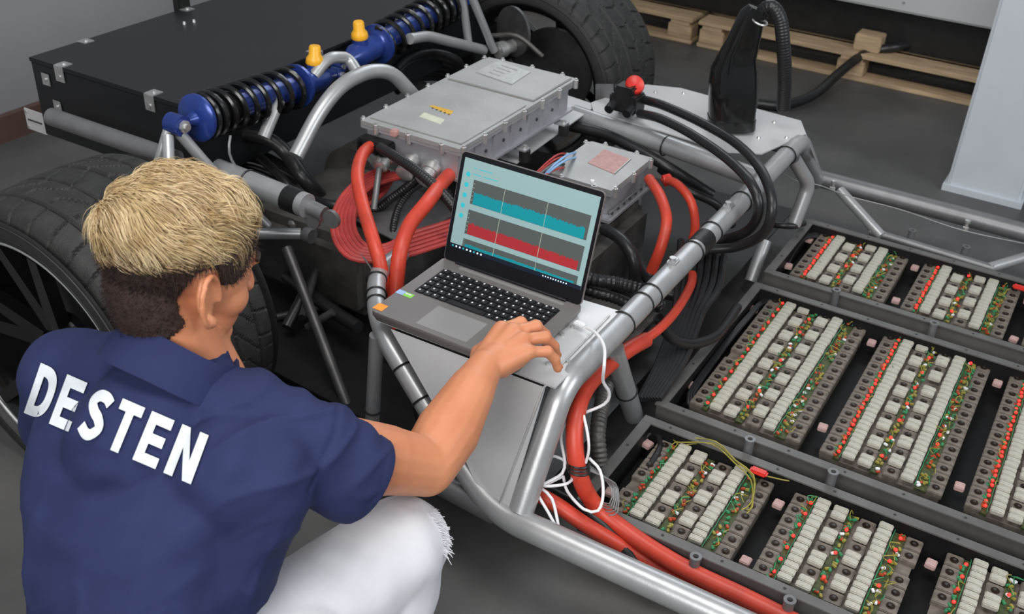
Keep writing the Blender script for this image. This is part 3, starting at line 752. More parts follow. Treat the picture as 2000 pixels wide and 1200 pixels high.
# rounded lid outline
def outline(u0, u1, v0, v1, r, h):
    pts = []
    for cu, cv, a0 in ((u1-r/lw, v0+r/Lh, 0), (u0+r/lw, v0+r/Lh, 90), (u0+r/lw, v1-r/Lh, 180), (u1-r/lw, v1-r/Lh, 270)):
        for k in range(6):
            a = math.radians(a0+18*k); pts.append(sp(cu+r*math.cos(a)/lw, cv-r*math.sin(a)/Lh, h))
    return pts
MB().loft([outline(0, 1, 0, 1, .011, -.005), outline(0, 1, 0, 1, .011, 0)]).build('lid', M['lap'], t)
MB().loft([outline(.004, .996, .006, .995, .010, 0), outline(.004, .996, .006, .995, .010, .0009)]).build('bezel', M['lapk'], t)
MB().cyl(sp(.1, 1.0, .0), sp(.9, 1.0, .0), .006, n=12).build('hinge', M['lapk'], t)
SC = MB().prism([sp(.03, .05, .0009), sp(.975, .05, .0009), sp(.975, .865, .0009), sp(.03, .865, .0009)], nrm*.0004).build('screen', M['ui_bg'], t, smooth=False)
def ds(u, v, h): return sp(.03+.945*u, .05+.815*v, h)
def uq(u0, v0, u1, v1, m_, name, h=.0014, th=.0002): return MB().prism([ds(u0, v0, h), ds(u1, v0, h), ds(u1, v1, h), ds(u0, v1, h)], nrm*th).build(name, M[m_], SC, smooth=False)
uq(0, .955, 1, 1, 'ui_task', 'taskbar', .0018)
def chart(v0, v1, m_, lvl, slope=.02):
    uq(.095, v0, .965, v1, 'ui_dark', 'chart_panel')
    pts = []; N = 170; 
    for k in range(N+1):
        f = k/N; y = lvl + slope*f + random.uniform(-.045, .045)+.014*math.sin(f*9); pts.append(ds(.115+.83*f, v0+(v1-v0)*y, .0017))
    pl_ = pts + [ds(.945, v1-.002, .0017), ds(.115, v1-.002, .0017)]
    n = len(pts); base = [ds(.115+.83*k/N, v1-.002, .0017) for k in range(N+1)]
    mb = MB(); mb.v = pts+base+[p+nrm*.0002 for p in pts+base]; o2 = 2*n
    for k in range(N):
        mb.f.append((o2+k, o2+k+1, o2+n+k+1, o2+n+k)); mb.f.append((k, k+1, o2+k+1, o2+k))
    mb.build('chart_area', M[m_], SC, smooth=False)
    for u in (.335, .655): uq(u, v0, u+.003, v1, 'ui_line', 'chart_cursor', .0020)
    for k in range(5): uq(.10, v0+(v1-v0)*(.15+.17*k), .109, v0+(v1-v0)*(.17+.17*k), 'ui_line', 'axis_tick', .0019)
chart(.21, .475, 'ui_teal', .50, .04); chart(.54, .81, 'ui_red', .52, .10); chart(.865, .955, 'ui_teal', .62, .1)
for k in range(5):
    MB().lathe(ds(.045, .17+.115*k, .0014), nrm, [(.0055, 0), (.0055, .0003), (0, .0003)], 18).build('menu_icon', M['ui_icon'], SC)
for u0, v0, u1 in ((.08, .085, .10), (.12, .085, .22), (.08, .15, .14), (.16, .15, .27)): uq(u0, v0, u1, v0+.008, 'ui_icon', 'menu_text')
for k in range(9): uq(.02+.028*k, .97, .031+.028*k, .988, 'ui_white' if k % 3 else 'ui_icon', 'taskbar_icon', .0021)
for k in range(10): uq(.72+.019*k, .972, .728+.019*k, .985, 'ui_white', 'taskbar_icon', .0021)

# ------------------------------------------------------------------ battery trays
TZ = .155
def tray(x0, x1, y0, y1, label, dpt=.085, rim=.026):
    t = thing('battery_tray', label, 'battery tray', ((x0+x1)/2, (y0+y1)/2, TZ-dpt), 'open battery trays in the chassis floor')
    th = .004
    for a, b, c_, d in ((x0, x1, y0, y0+rim), (x0, x1, y1-rim, y1)):
        MB().rbox(((a+b)/2, (c_+d)/2, TZ-th/2), (b-a, d-c_, th), b=.001).build('rim', M['tray'], t)
    for a in (x0+rim/2, x1-rim/2): MB().rbox((a, (y0+y1)/2, TZ-th/2-.0003), (rim, y1-y0, th), b=.001).build('rim', M['tray'], t)
    ix0, ix1, iy0, iy1 = x0+rim-.004, x1-rim+.004, y0+rim-.004, y1-rim+.004
    mb = MB()
    mb.box(((ix0+ix1)/2, iy0, TZ-dpt/2), (ix1-ix0, .003, dpt-.006)); mb.build('side_wall', M['trayin'], t)
    MB().box(((ix0+ix1)/2, iy1, TZ-dpt/2), (ix1-ix0, .003, dpt-.006)).build('side_wall', M['trayin'], t)
    MB().box((ix0, (iy0+iy1)/2, TZ-dpt/2), (.003, iy1-iy0, dpt-.006)).build('side_wall', M['trayin'], t)
    MB().box((ix1, (iy0+iy1)/2, TZ-dpt/2), (.003, iy1-iy0, dpt-.006)).build('side_wall', M['trayin'], t)
    MB().box(((x0+x1)/2, (y0+y1)/2, TZ-dpt), (x1-x0-.02, y1-y0-.02, .004)).build('tray_floor', M['trayin'], t)
    # outer skirt
    MB().box(((x0+x1)/2, y0+.006, TZ-.024), (x1-x0-.01, .004, .04)).build('skirt', M['tray'], t)
    MB().box((x0+.006, (y0+y1)/2, TZ-.024), (.004, y1-y0-.01, .04)).build('skirt', M['tray'], t)
    n = int((x1-x0)/.13)
    for k in range(n):
        for yy in (y0+rim/2, y1-rim/2):
            MB().cyl((x0+.07+k*.13, yy, TZ-.001), (x0+.07+k*.13, yy, TZ+.0006), .0035, n=8).build('rim_hole', M['ink'], t)
    for k in range(2):
        MB().cyl((x0+rim/2, y0+(y1-y0)*(.3+.35*k), TZ-.001), (x0+rim/2, y0+(y1-y0)*(.3+.35*k), TZ+.0006), .0035, n=8).build('rim_hole', M['ink'], t)
    return t
XE = .42
tray(-.70, XE, 1.530, 1.888, 'nearest open steel battery tray, beside the thick red cables')
tray(-.70, XE, 1.938, 2.632, 'widest open steel battery tray, in the middle of the three')
tray(-.70, XE, 2.700, 3.112, 'farthest open steel battery tray, next to the far side tube')
# shared piece meshes
def pm(mb, name, mm, smooth=True):
    me = mb.mesh(name, smooth=smooth); me.materials.append(M[mm]); return me
resm = [pm(MB().rbox((0, 0, 0), (.029, w_, .012), b=.0022), 'resistor', 'resis') for w_ in (.0185, .0172)]
res2 = pm(MB().rbox((0, 0, 0), (.031, .0185, .012), b=.0022), 'resistor', 'resis')
tilem = pm(MB().rbox((0, 0, 0), (.034, .0375, .016), b=.002), 'cell_block', 'tile')
boltm = pm(MB().lathe((0, 0, 0), Z, [(.0088, 0), (.0088, .0015), (.006, .0015), (.006, .003), (0, .003)], 10), 'bolt', 'tilebolt')
boltin = pm(MB().cyl((0, 0, .0015), (0, 0, .0035), .0035, n=6), 'bolt_stud', 'tube_dark')
ledm = pm(MB().sphere((0, 0, 0), (.0042, .0042, .004), n=8, k=6), 'led', 'led')
ledoff = pm(MB().sphere((0, 0, 0), (.004, .004, .003), n=8, k=6), 'led', 'compr')
comm = [pm(MB().rbox((0, 0, 0), (.006, .010, .005), b=.001), 'component', c) for c in ('compr', 'wireg', 'white', 'wireyg')]
padm = pm(MB().rbox((0, 0, 0), (.022, .024, .012), b=.002), 'foam_pad', 'pinkpad')
PT = .0398; MZ = .128
def place(name, me, p, par, base, rz=0):
    o = bpy.data.objects.new(name, me); COL.objects.link(o); o.parent = par; o.location = V(p)-base
    if rz: o.rotation_euler = (0, 0, rz)
    return o
def module(x0, y0, rows, label, lit, seed, dim=0):
    rnd = random.Random(seed)
    ym = y0+rows*PT/2
    t = thing('battery_module', label, 'battery module', (x0+.14, ym, TZ-.083), 'battery modules with ceramic resistors')
    base = root_loc(t); hh = .045
    zt = MZ-.006
    MB().box((x0+.138, ym, zt-.030), (.272, rows*PT-.002, .044)).build('housing', M['tile'], t)
    MB().box((x0+.040, ym, zt-.004), (.014, rows*PT, .006)).build('circuit_board', M['pcb'], t)
    MB().box((x0+.128, ym, zt-.004), (.018, rows*PT, .006)).build('circuit_board', M['pcb'], t)
    MB().box((x0+.232, ym, zt-.004), (.026, rows*PT, .006)).build('circuit_board', M['pcb'], t)
    def tl(x, y):
        if rnd.random() < .04: return
        o = place('cell_block', tilem, (x, y, zt-.004), t, base)
        b = place('bolt', boltm, root_loc(o)+V((rnd.uniform(-.002, .002), rnd.uniform(-.002, .002), .008)), o, root_loc(o))
        place('bolt_stud', boltin, root_loc(o)+V((0, 0, .008)), o, root_loc(o))
    mbw = MB(); mbg = MB()
    for r in range(rows):
        y = y0+PT*(r+.5)
        tl(x0+.017, y)
        tl(x0+.262, y)
        for h in (-.25, .25):
            yy = y+PT*h
            place('resistor', resm[rnd.randint(0, 1)], (x0+.065+rnd.uniform(-.001, .001), yy, MZ+.004+rnd.uniform(0, .002)), t, base, rnd.uniform(-.04, .04))
            place('resistor', resm[rnd.randint(0, 1)], (x0+.200+rnd.uniform(-.001, .001), yy, MZ+.004+rnd.uniform(0, .002)), t, base, rnd.uniform(-.04, .04))
            a, b = ((x0+.103), (x0+.163))
            if r % 2 == 0: place('resistor', res2, (a, yy, MZ+.002), t, base, rnd.uniform(-.05, .05))
            else: place('resistor', res2, (b, yy, MZ+.002), t, base, rnd.uniform(-.05, .05))
        tl(x0+.103 if r % 2 else x0+.163, y)
        if lit[0]: place('led', ledm, (x0+.040, y, zt+.006), t, base)
        else: place('led', ledoff, (x0+.040, y, zt+.006), t, base)
        if lit[0] > 1: place('led', ledm, (x0+.038, y+PT/2, zt+.004), t, base)
        if r % 2: place('led', ledm if lit[1] and rnd.random() < .85 else ledoff, (x0+.130, y, zt+.007), t, base)
        if rnd.random() < .75: place('led', ledm if lit[2] and rnd.random() < .45 else ledoff, (x0+.228+rnd.uniform(-.004, .006), y, zt+.006), t, base)
        for k in range(3):
            place('component', comm[0 if k < 2 and rnd.random() < .6 else 1], (x0+.033+rnd.uniform(-.002, .006), y+rnd.uniform(-.018, .018), zt+.003), t, base, rnd.uniform(0, 3))
        for k in range(4):
            place('component', comm[rnd.choice((0, 0, 1, 1, 3, 3, 3, 2))], (x0+.132+rnd.uniform(-.008, .008), y+rnd.uniform(-.018, .018), zt+.003), t, base, rnd.uniform(0, 3))
            place('component', comm[rnd.choice((0, 1, 1, 3, 3, 3, 0, 2))], (x0+.232+rnd.uniform(-.010, .010), y+rnd.uniform(-.018, .018), zt+.003), t, base, rnd.uniform(0, 3))
        for k in range(3):
            xx = x0+rnd.choice((.042, .132, .232, .236)); q = V((xx+rnd.uniform(-.01, .01), y, zt+.004))
            P = [q, q+V((rnd.uniform(-.012, .012), rnd.uniform(-.01, .01), .012)), q+V((rnd.uniform(-.014, .014), rnd.uniform(.01, .02), .010)), q+V((rnd.uniform(-.01, .01), .022, -.002))]
            (mbw if k else mbg).tube(P, .0011, 5, step=.006)
    P = [V((x0+.047+rnd.uniform(-.001, .001), y0+PT*r*.5, zt+.004+rnd.uniform(0, .003))) for r in range(rows*2+1)]
    mbg.tube(P, .0012, 5, step=.01)
    P = [V((x0+.218+rnd.uniform(-.001, .001), y0+PT*r*.5, zt+.004+rnd.uniform(0, .003))) for r in range(rows*2+1)]
    mbg.tube(P, .0012, 5, step=.01)
    o = mbw.build('yellow_wiring', M['wireyg'], t); o['kind'] = 'stuff'
    o = mbg.build('green_wiring', M['wireg'], t); o['kind'] = 'stuff'
    for k in range(2):
        place('foam_pad', padm, (x0-.022, y0+rows*PT*(.15+.75*k)+rnd.uniform(-.02, .02), zt-.01), t, base, rnd.uniform(-.2, .2))
    return t
PM = .3275
for nm, y0, rows, lt in (('nearest', 1.583, 7, ((0, 0, 0), (1, 1, 1), (1, 1, 1))), ('middle', 2.030, 15, ((1, 1, 0), (2, 1, 1), (2, 1, 1))), ('farthest', 2.786, 8, ((2, 1, 0), (2, 1, 0), (2, 1, 1)))):
    for k in range(3):
        module(-.645+PM*k, y0, rows, '%s battery module with white resistors in the %s tray' % (('left end', 'second', 'right edge')[k], nm), lt[k], rows*10+k)
# loose tray items
for a, b, c_, lab in ((1482, 922, 'red', 'near'), (1992, 562, 'red', 'far')):
    p = at(a, b, z=.15); mb = MB().rbox(p, (.040, .022, .010), b=.004)
    o = mb.build('service_plug', M[c_]); o['label'] = 'small red plastic piece lying inside the %sest battery tray' % ('near' if lab == 'near' else 'farth'); o['category'] = 'plug'
P = [at(1335, 866, z=.135), at(1390, 870, z=.16), at(1440, 905, z=.15), at(1470, 940, z=.145), at(1465, 985, z=.14), at(1450, 1000, z=.135)]
for k in range(3):
    o = MB().tube([p+V((random.uniform(-.012, .012), random.uniform(-.01, .01), .004*k)) for p in P], .0016, 6).build('jumper_wire', M['wireyg'])
    tag(o, 'thin yellow-green wire arching over the left end module of the nearest tray', 'wire', 'yellow-green wires over the nearest tray')
o = MB().tube([at(1475, 925, z=.14), at(1530, 938, z=.145), at(1570, 945, z=.14), at(1590, 965, z=.135)], .0016, 6).build('jumper_wire', M['wireyg'])
tag(o, 'thin yellow wire bridging the gap between two nearest tray modules', 'wire')
for yy, r_ in ((1.913, .012), (2.666, .012)):
    MB().tube([V((-.70, yy, .10)), V((.45, yy, .10))], r_, 12, smooth=False).build('crossbar', M['tube_dark'], CH)

# ------------------------------------------------------------------ cables and hoses
def cable(name, P, r, m_, label, cat='cable', group=None, corr=0, pitch=.008, n=14):
    o = MB().tube(zp(P), r, n, corr=corr, pitch=pitch).build(name, M[m_])
    return tag(o, label, cat, group)
cable('power_cable', [(745, 278, .535), (712, 296, .55), (698, 340, .55), (708, 400, .53), (726, 460, .50), (742, 515, .46), (752, 575, .38), (770, 640, .30)], .0165, 'orange', 'thick red cable dropping from the left end of the inverter past the laptop')
cable('power_cable', [(893, 328, .50), (868, 352, .52), (835, 395, .53), (800, 440, .51), (782, 490, .48), (775, 545, .42), (770, 600, .36)], .0185, 'orange', 'thick red cable arching just left of the laptop screen')
cable('power_cable', [(1268, 350, .42), (1290, 385, .43), (1302, 430, .41), (1292, 480, .36), (1272, 530, .28)], .0150, 'orange', 'red cable curving down beside the right side of the junction box')
cable('power_cable', [(1298, 350, .40), (1325, 362, .42), (1350, 395, .40), (1358, 440, .34), (1350, 480, .28)], .0125, 'orange', 'shorter red cable with a moulded end behind the main rail')
o = MB().lathe(at(1302, 352, z=.402), V((.6, .5, .2)), [(.010, -.012), (.017, -.01), (.017, .012), (.011, .016)], 14).build('cable_boot', M['red']); tag(o, 'red moulded boot on the end of the shorter red cable', 'connector')
cable('power_cable', [(1262, 664, .335), (1230, 682, .34), (1190, 712, .34), (1150, 752, .36), (1128, 800, .36), (1122, 860, .32), (1132, 930, .25), (1165, 990, .17), (1240, 1050, .14), (1340, 1112, .135), (1450, 1165, .135), (1560, 1220, .135)], .0185, 'orange', 'longest thick red cable running under the main rail and along the nearest tray')
cable('power_cable', [(1040, 960, .20), (1085, 985, .19), (1150, 1030, .16), (1235, 1080, .11), (1330, 1135, .10), (1440, 1190, .10), (1540, 1240, .10)], .0165, 'orange', 'second thick red cable lying just inside the bottom tube')
cable('black_cable', [(1070, 960, .14), (1110, 980, .15), (1160, 1012, .15), (1200, 1050, .13), (1240, 1100, .10), (1275, 1150, .05)], .014, 'hose', 'black cable squeezed between the two lower thick red cables')
cable('power_cable', [(1352, 520, .26), (1350, 555, .29), (1322, 605, .33), (1285, 645, .34), (1235, 680, .335)], .0115, 'orange', 'thinner red cable hanging below the main rail beside dark cables')
# coil of thin red cables
ORDS = ('outermost', 'second from outside', 'third from outside', 'third from inside', 'second from inside', 'innermost')
NTH = ('first', 'second', 'third', 'fourth', 'fifth', 'sixth', 'seventh')
for k in range(6):
    d = k*9
    cable('thin_red_cable', [(742+d, 330+3*k, .46), (700+d*.7, 352+2*k, .46), (668+d*.8, 385, .45), (650+d*.9, 425, .43), (655+d*.9, 470-d*.3, .41), (685+d*.7, 504-d*.5, .40), (740+d*.3, 510-6*k, .395), (800, 498-8*k, .39), (862, 478-8*k, .39), (905, 464-8*k, .38)], .0066, 'redthin', ORDS[k]+' thin red cable of the looped bundle left of the laptop', 'cable', 'looped bundle of thin red cables', n=8)
for k in range(4):
    cable('thin_red_cable', [(790-8*k, 332+6*k, .42), (750, 350+9*k, .42), (712, 375+10*k, .41), (690, 400+9*k, .38)], .0062, 'redthin', NTH[k]+' from top of the short thin red cables under the inverter connectors', 'cable', 'short red cables under the inverter', n=8)
for k in range(5):
    cable('thin_red_cable', [(1124-3*k, 308+5*k, .40), (1098, 300+7*k, .46), (1075, 312+6*k, .47), (1045, 340+4*k, .44)], .0030, ('redthin', 'redthin', 'greywire', 'hose', 'redthin')[k], 'thin %s signal wire, %s from top, left of the junction box' % (('red', 'red', 'grey', 'black', 'red')[k], NTH[k]), 'wire', 'signal wires at the junction box', n=6)
for k in range(2):
    cable('light_blue_wire', [(1128, 297+10*k, .44), (1108, 303+9*k, .485), (1085, 320+6*k, .485), (1060, 345+3*k, .45)], .0032, 'lightblue', ('upper', 'lower')[k]+' pale blue wire left of the junction box', 'wire', 'pale blue wires at the junction box', n=8)
# black conduits
cable('black_conduit', [(742, 288, .56), (775, 308, .56), (815, 335, .55), (850, 365, .53), (884, 402, .50), (905, 440, .46)], .0135, 'hose', 'black conduit crossing from the inverter connectors to the laptop lid', corr=.03)
cable('black_conduit', [(826, 330, .49), (800, 360, .46), (768, 385, .42), (735, 410, .38), (700, 425, .36)], .011, 'hose', 'ribbed black conduit below the middle gland', corr=.08)
cable('black_conduit', [(862, 340, .48), (838, 350, .46), (800, 375, .43), (775, 415, .40), (768, 470, .36), (790, 520, .30)], .0095, 'hose', 'ribbed black conduit below the right gland', corr=.08)
cable('black_hose', [(610, 392, .40), (650, 402, .41), (690, 404, .40), (725, 396, .38)], .0145, 'hose', 'short thick black hose left of the red cable loops', 'hose')
cable('black_hose', [(470, 262, .50), (520, 270, .50), (560, 300, .46), (590, 345, .42), (622, 380, .36), (640, 410, .28)], .021, 'hose', 'thick black hose curving under the near coilover', 'hose')
cable('grey_strut', [(745, 300, .52), (738, 350, .48), (730, 410, .42)], .0085, 'tube_dull', 'thin grey rod standing between the red cables', 'rod')
for k in range(5):
    cable('black_cable', [(455, 290+14*k, .38), (510, 300+16*k, .36), (565, 330+15*k, .33), (620, 372+10*k, .3), (680, 400+8*k, .26)], .011-.001*(k % 3), 'hose', NTH[k]+' from top of the black cables in the bundle under the near coilover', 'cable', 'black cables under the near coilover', n=10)
for k in range(6):
    cable('black_cable', [(775, 135+9*k, .50-.03*k), (800, 112+9*k, .52-.03*k), (850, 102+10*k, .50-.03*k), (895, 118+9*k, .46-.03*k), (905, 150+9*k, .38-.03*k)], .012, 'hose', NTH[k]+' from top of the black cables looping over the gearbox behind the hoop', 'cable', 'black cable loops over the gearbox', n=10)
cable('signal_wire', [(450, 265, .60), (448, 300, .56), (470, 335, .50), (520, 350, .47), (585, 375, .43), (620, 400, .38)], .0035, 'greywire', 'thin grey wire hanging below the near coilover spring', 'wire', n=8)
cable('signal_wire', [(615, 430, .42), (655, 440, .42), (700, 490, .40), (742, 550, .42)], .0022, 'greywire', 'thin bare steel wire over the thin red cable loops', 'wire', n=6)
# cables from the switch looping round the rail
cable('battery_cable', [(1262, 196, .52), (1300, 208, .54), (1370, 240, .54), (1440, 282, .54), (1488, 335, .54), (1508, 400, .50), (1492, 455, .42), (1440, 482, .35), (1380, 488, .33), (1330, 500, .32)], .0135, 'hose', 'outer black cable from the cut-off switch looping over the main rail')
cable('battery_cable', [(1250, 222, .50), (1290, 232, .53), (1350, 262, .53), (1420, 310, .53), (1468, 360, .53), (1482, 410, .48), (1462, 450, .40), (1410, 470, .34), (1350, 480, .32)], .0135, 'hose', 'inner black cable from the cut-off switch looping over the main rail')
cable('black_hose', [(1110, 245, .42), (1180, 262, .42), (1240, 290, .41), (1310, 330, .38), (1390, 380, .30)], .017, 'hose', 'black hose running under the silver crossmember', 'hose')
cable('black_hose', [(1180, 448, .36), (1215, 470, .37), (1238, 510, .34), (1240, 560, .26)], .0165, 'hose', 'black hose dropping between laptop lid and red cable', 'hose')
cable('black_conduit', [(1120, 540, .40), (1165, 548, .41), (1210, 555, .40), (1262, 572, .38), (1290, 600, .34)], .0155, 'hose', 'upper ribbed black conduit right of the laptop lid', corr=.1, pitch=.011)
cable('black_conduit', [(1120, 558, .37), (1160, 572, .38), (1205, 585, .37), (1250, 610, .35)], .0125, 'hose', 'lower ribbed black conduit right of the laptop lid', corr=.1, pitch=.011)
cable('grey_conduit', [(1200, 700, .26), (1180, 770, .25), (1168, 840, .24), (1172, 910, .18)], .017, 'cast_dark', 'ribbed grey conduit beside the long red cable', corr=.08, pitch=.011)
for k in range(7):
    cable('black_cable', [(1330+14*k, 470+5*k, .30), (1325+13*k, 540+4*k, .27), (1318+9*k, 610, .24), (1290+8*k, 700, .20), (1250+6*k, 780, .16)], .010, 'hose', NTH[k]+' from left of the dark cables hanging in a bundle below the main rail', 'cable', 'dark cables below the main rail', n=8)
cable('black_cable', [(1285, 620, .33), (1310, 660, .27), (1350, 672, .22), (1400, 655, .19), (1440, 600, .17)], .013, 'hose', 'black cable running from the rail towards the middle tray')
cable('black_cable', [(1500, 440, .16), (1520, 440, .18), (1550, 442, .18), (1570, 436, .17)], .010, 'hose', 'short black cable entering the corner of the farthest tray')
cable('steel_cable', [(1520, 335, .32), (1560, 355, .28), (1600, 362, .26), (1660, 384, .24), (1760, 410, .24), (1880, 450, .24), (2020, 480, .24)], .0018, 'greywire', 'thin steel cable strung along the far side rail', n=6)
o = MB().tube([at(1480, 203, z=.02), at(1530, 206, z=.025), at(1590, 185, z=.05), at(1640, 142, y=4.75), at(1690, 105, y=4.98), at(1750, 92, z=.16), at(1822, 82, z=.155)], .022, 14).build('black_hose', M['hose'])
tag(o, 'long black hose rising from the floor onto the pallet', 'hose')
o = MB().tube([at(1818, 82, z=.155), at(1836, 86, z=.16), at(1855, 84, z=.15)], .004, 6).build('yellow_wire', M['wireyg']); tag(o, 'thin yellow wire end poking out of the long black hose', 'wire')
for k in range(3):
    cable('black_cable', [(1262-3*k, 850+5*k, .115), (1282-2*k, 845, .125), (1290, 868+4*k, .125), (1262, 915+4*k, .12), (1222+4*k, 955, .10)], .0055, 'hose', NTH[k]+' black wire curling in the left corner of the nearest tray', 'wire', 'black wires in the tray corners', n=8)
    cable('black_cable', [(1350+5*k, 800, .10), (1345+5*k, 770, .12), (1400+4*k, 690, .12), (1455+4*k, 622, .125), (1500, 582+3*k, .12), (1560, 590+4*k, .11)], .0050, 'hose', NTH[k]+' black wire along the left wall of the middle tray', 'wire', 'black wires in the tray corners', n=8)
    cable('black_cable', [(1530+4*k, 520, .10), (1545+4*k, 490, .12), (1580, 458+3*k, .125), (1640, 462+4*k, .11)], .0045, 'hose', NTH[k]+' black wire in the left corner of the farthest tray', 'wire', 'black wires in the tray corners', n=8)
# dark clutter deep in the bay
for k, P in enumerate(([(500, 300, .42), (560, 360, .40), (610, 440, .30)], [(640, 470, .25), (600, 560, .2), (560, 640, .14)], [(560, 540, .2), (640, 600, .2), (700, 640, .2)], [(1290, 330, .36), (1340, 370, .34), (1400, 400, .3), (1430, 440, .22)], [(760, 700, .2), (800, 740, .2), (830, 840, .14)], [(1220, 470, .25), (1280, 560, .25), (1330, 580, .24)])):
    cable('black_hose', P, .013+.002*(k % 3), 'hose', ('black hose beside the hoop foot above the gearbox', 'black hose falling behind the dark push rod', 'black hose crossing low behind the push rod', 'black hose under the silver crossmember end', 'black hose hanging behind the left zip-tied tube', 'black hose low between junction box and main rail')[k], 'hose')
# white laptop cable
wc = thing('charging_cable', 'white cable plugged into the right side of the laptop, hanging in loops', 'cable', at(1130, 632, z=.47))
pw = [(1146, 640, .478), (1165, 652, .49), (1180, 678, .495), (1180, 715, .49), (1178, 745, .44), (1190, 768, .40), (1180, 790, .37), (1130, 812, .34), (1102, 832, .33), (1096, 860, .31), (1103, 900, .28), (1098, 925, .26), (1070, 942, .25), (1045, 955, .25), (1060, 950, .24), (1100, 930, .25)]
MB().tube(zp(pw), .0034, 8, step=.01).build('cord', M['white'], wc)
MB().tube(zp([(1100, 930, .25), (1108, 960, .22), (1140, 995, .21), (1168, 998, .21), (1178, 965, .23), (1172, 920, .26), (1150, 895, .28)]), .0032, 8, step=.01).build('cord', M['white'], wc)
MB().tube(zp([(1062, 892, .28), (1085, 892, .28), (1108, 905, .27), (1118, 930, .25), (1108, 945, .25), (1065, 950, .25), (1045, 940, .25), (1050, 965, .24), (1070, 1000, .22), (1088, 1032, .21), (1090, 1025, .21), (1078, 975, .23), (1058, 955, .24)]), .0032, 8, step=.01).build('cord', M['white'], wc)
MB().tube(zp([(1140, 812, .36), (1148, 850, .34), (1150, 880, .31), (1144, 905, .28)]), .003, 8, step=.01).build('cord', M['white'], wc)
a, b = at(1122, 628, z=.476), at(1148, 641, z=.478)
dd = (b-a).normalized(); MB().rbox((a+b)/2-dd*.004, (.026, .014, .008), (dd, Z.cross(dd), Z), b=.002).build('plug', M['white'], wc)
for k in range(5):
    cable('thin_grey_wire', [(1145, 905+3*k, .27), (1170+5*k, 925+3*k, .24), (1195+3*k, 955, .21), (1190+4*k, 985+4*k, .19), (1165+6*k, 975+8*k, .18)], .0017, 'greywire', 'thin grey wire tangled round the long red cable', 'wire', 'tangle of thin grey wires at the red cable', n=6)
for k in range(3):
    o = MB().ring(at(1130, 905+7*k, z=.275), V((.05, -.2, -.9)), .022, .0028, 18, 6).build('cable_tie', M['black']); tag(o, 'black tie wrapped round the long red cable', 'cable tie', 'black ties round the long red cable')

# ------------------------------------------------------------------ person
PS = thing('person', 'crouching person with blond-topped dark hair, navy shirt lettered DESTEN, white jeans, typing', 'person', (-.98, .80, 0))
HC = dp(356, 516, 1.55)                              # head centre
HF = V((.24, .92, -.34)).normalized(); HRt = HF.cross(Z).normalized(); HRt = (HRt + Z*.04).normalized(); HU = HRt.cross(HF).normalized()
HK = 1.08
def hp_(r, f, u): return HC + (HRt*r + HF*f + HU*u)*HK
HA = (HRt, HF, HU)
body = MB()
def he(r, f, u, sr, sf, su, ax=HA, n=24, k=16): body.sphere(hp_(r, f, u), (sr*HK, sf*HK, su*HK), ax, n, k)
he(0, -.010, .025, .077, .096, .080); he(0, .020, .0, .071, .078, .085)
he(0, .045, -.055, .055, .048, .060); he(0, .075, -.098, .026, .020, .020)
he(.036, .052, -.035, .030, .034, .030); he(-.036, .052, -.035, .030, .034, .030)
he(0, .088, .018, .045, .018, .012)
body.cone(hp_(0, .092, .010), .009*HK, hp_(0, .108, -.028), .013*HK, 10); he(0, .106, -.032, .018, .012, .010)
he(0, .090, -.062, .024, .012, .008); he(0, .088, -.072, .020, .011, .007)
for s_ in (-1, 1):
    eax = (HRt, (HF*.95+HRt*.3*s_).normalized(), HU)
    # ear: rim, lobe and bowl
    c = hp_(s_*.083, -.008, -.018); ef = (HF*.92+HRt*.38*-s_).normalized(); eu = (HU*.97-HF*.22).normalized()
    body.sphere(c-HRt*s_*.004, (.009*HK, .019*HK, .033*HK), (HRt, ef, eu), 14, 10); body.sphere(c+ef*.010-eu*.0, (.006, .006, .009), n=8, k=6)
    pts = []
    for k in range(12):
        a = math.radians(-70+k*26)
        b_ = math.radians(k*24-75); pts.append(c+HRt*(s_*(.011+.006*math.cos(b_))*HK)+(ef*(-math.cos(b_)*.023) + eu*(math.sin(b_)*.036))*HK)
    body.tube(pts, .0058, 8, step=.008)
    body.sphere(c+HRt*s_*.010-eu*.032*HK+ef*.004, (.006, .010, .011), n=10, k=8)
nb = dp(352, 735, 1.575)
body.cone(hp_(0, -.034, -.035), .060*HK, nb+V((0, .03, -.06)), .064*HK, 20)
body.cone(hp_(0, .005, -.07), .045*HK, nb+V((.0, .05, -.05)), .058*HK, 20)
# torso and limbs
SR = dp(590, 872, 1.585); SL = dp(128, 718, 1.69); HEM = dp(712, 938, 1.645); EL = dp(832, 912, 1.775); WR_ = dp(948, 716, 1.955)
sx = V((.985, -.13, 0)).normalized(); fy = V((.13, .985, 0)).normalized()
def trings(sc):
    out = []
    for px, py, d, hw, hd in ((300, 1480, 1.66, .165, .14), (290, 1380, 1.64, .180, .15), (276, 1240, 1.58, .170, .135), (266, 1090, 1.56, .170, .130), (268, 960, 1.57, .190, .135), (288, 870, 1.58, .205, .128), (305, 810, 1.59, .195, .108), (330, 762, 1.59, .130, .085), (350, 735, 1.58, .075, .065)):
        c = dp(px, py, d); ring = []
        for j in range(32):
            a = j*2*math.pi/32; ca, sa = math.cos(a), math.sin(a); e = .8
            ring.append(c+sx*((hw*sc)*math.copysign(abs(ca)**e, ca))+fy*((hd*sc)*math.copysign(abs(sa)**e, sa)))
        out.append(ring)
    return out
body.loft(trings(.90))
body.cone(SR, .060, EL.lerp(SR, .35), .058); body.cone(EL.lerp(SR, .4), .058, EL, .050); body.cone(SL, .056, dp(125, 885, 1.88), .046); body.cone(SL+V((.08, .05, -.05)), .05, SR+V((-.08, .05, -.05)), .05)
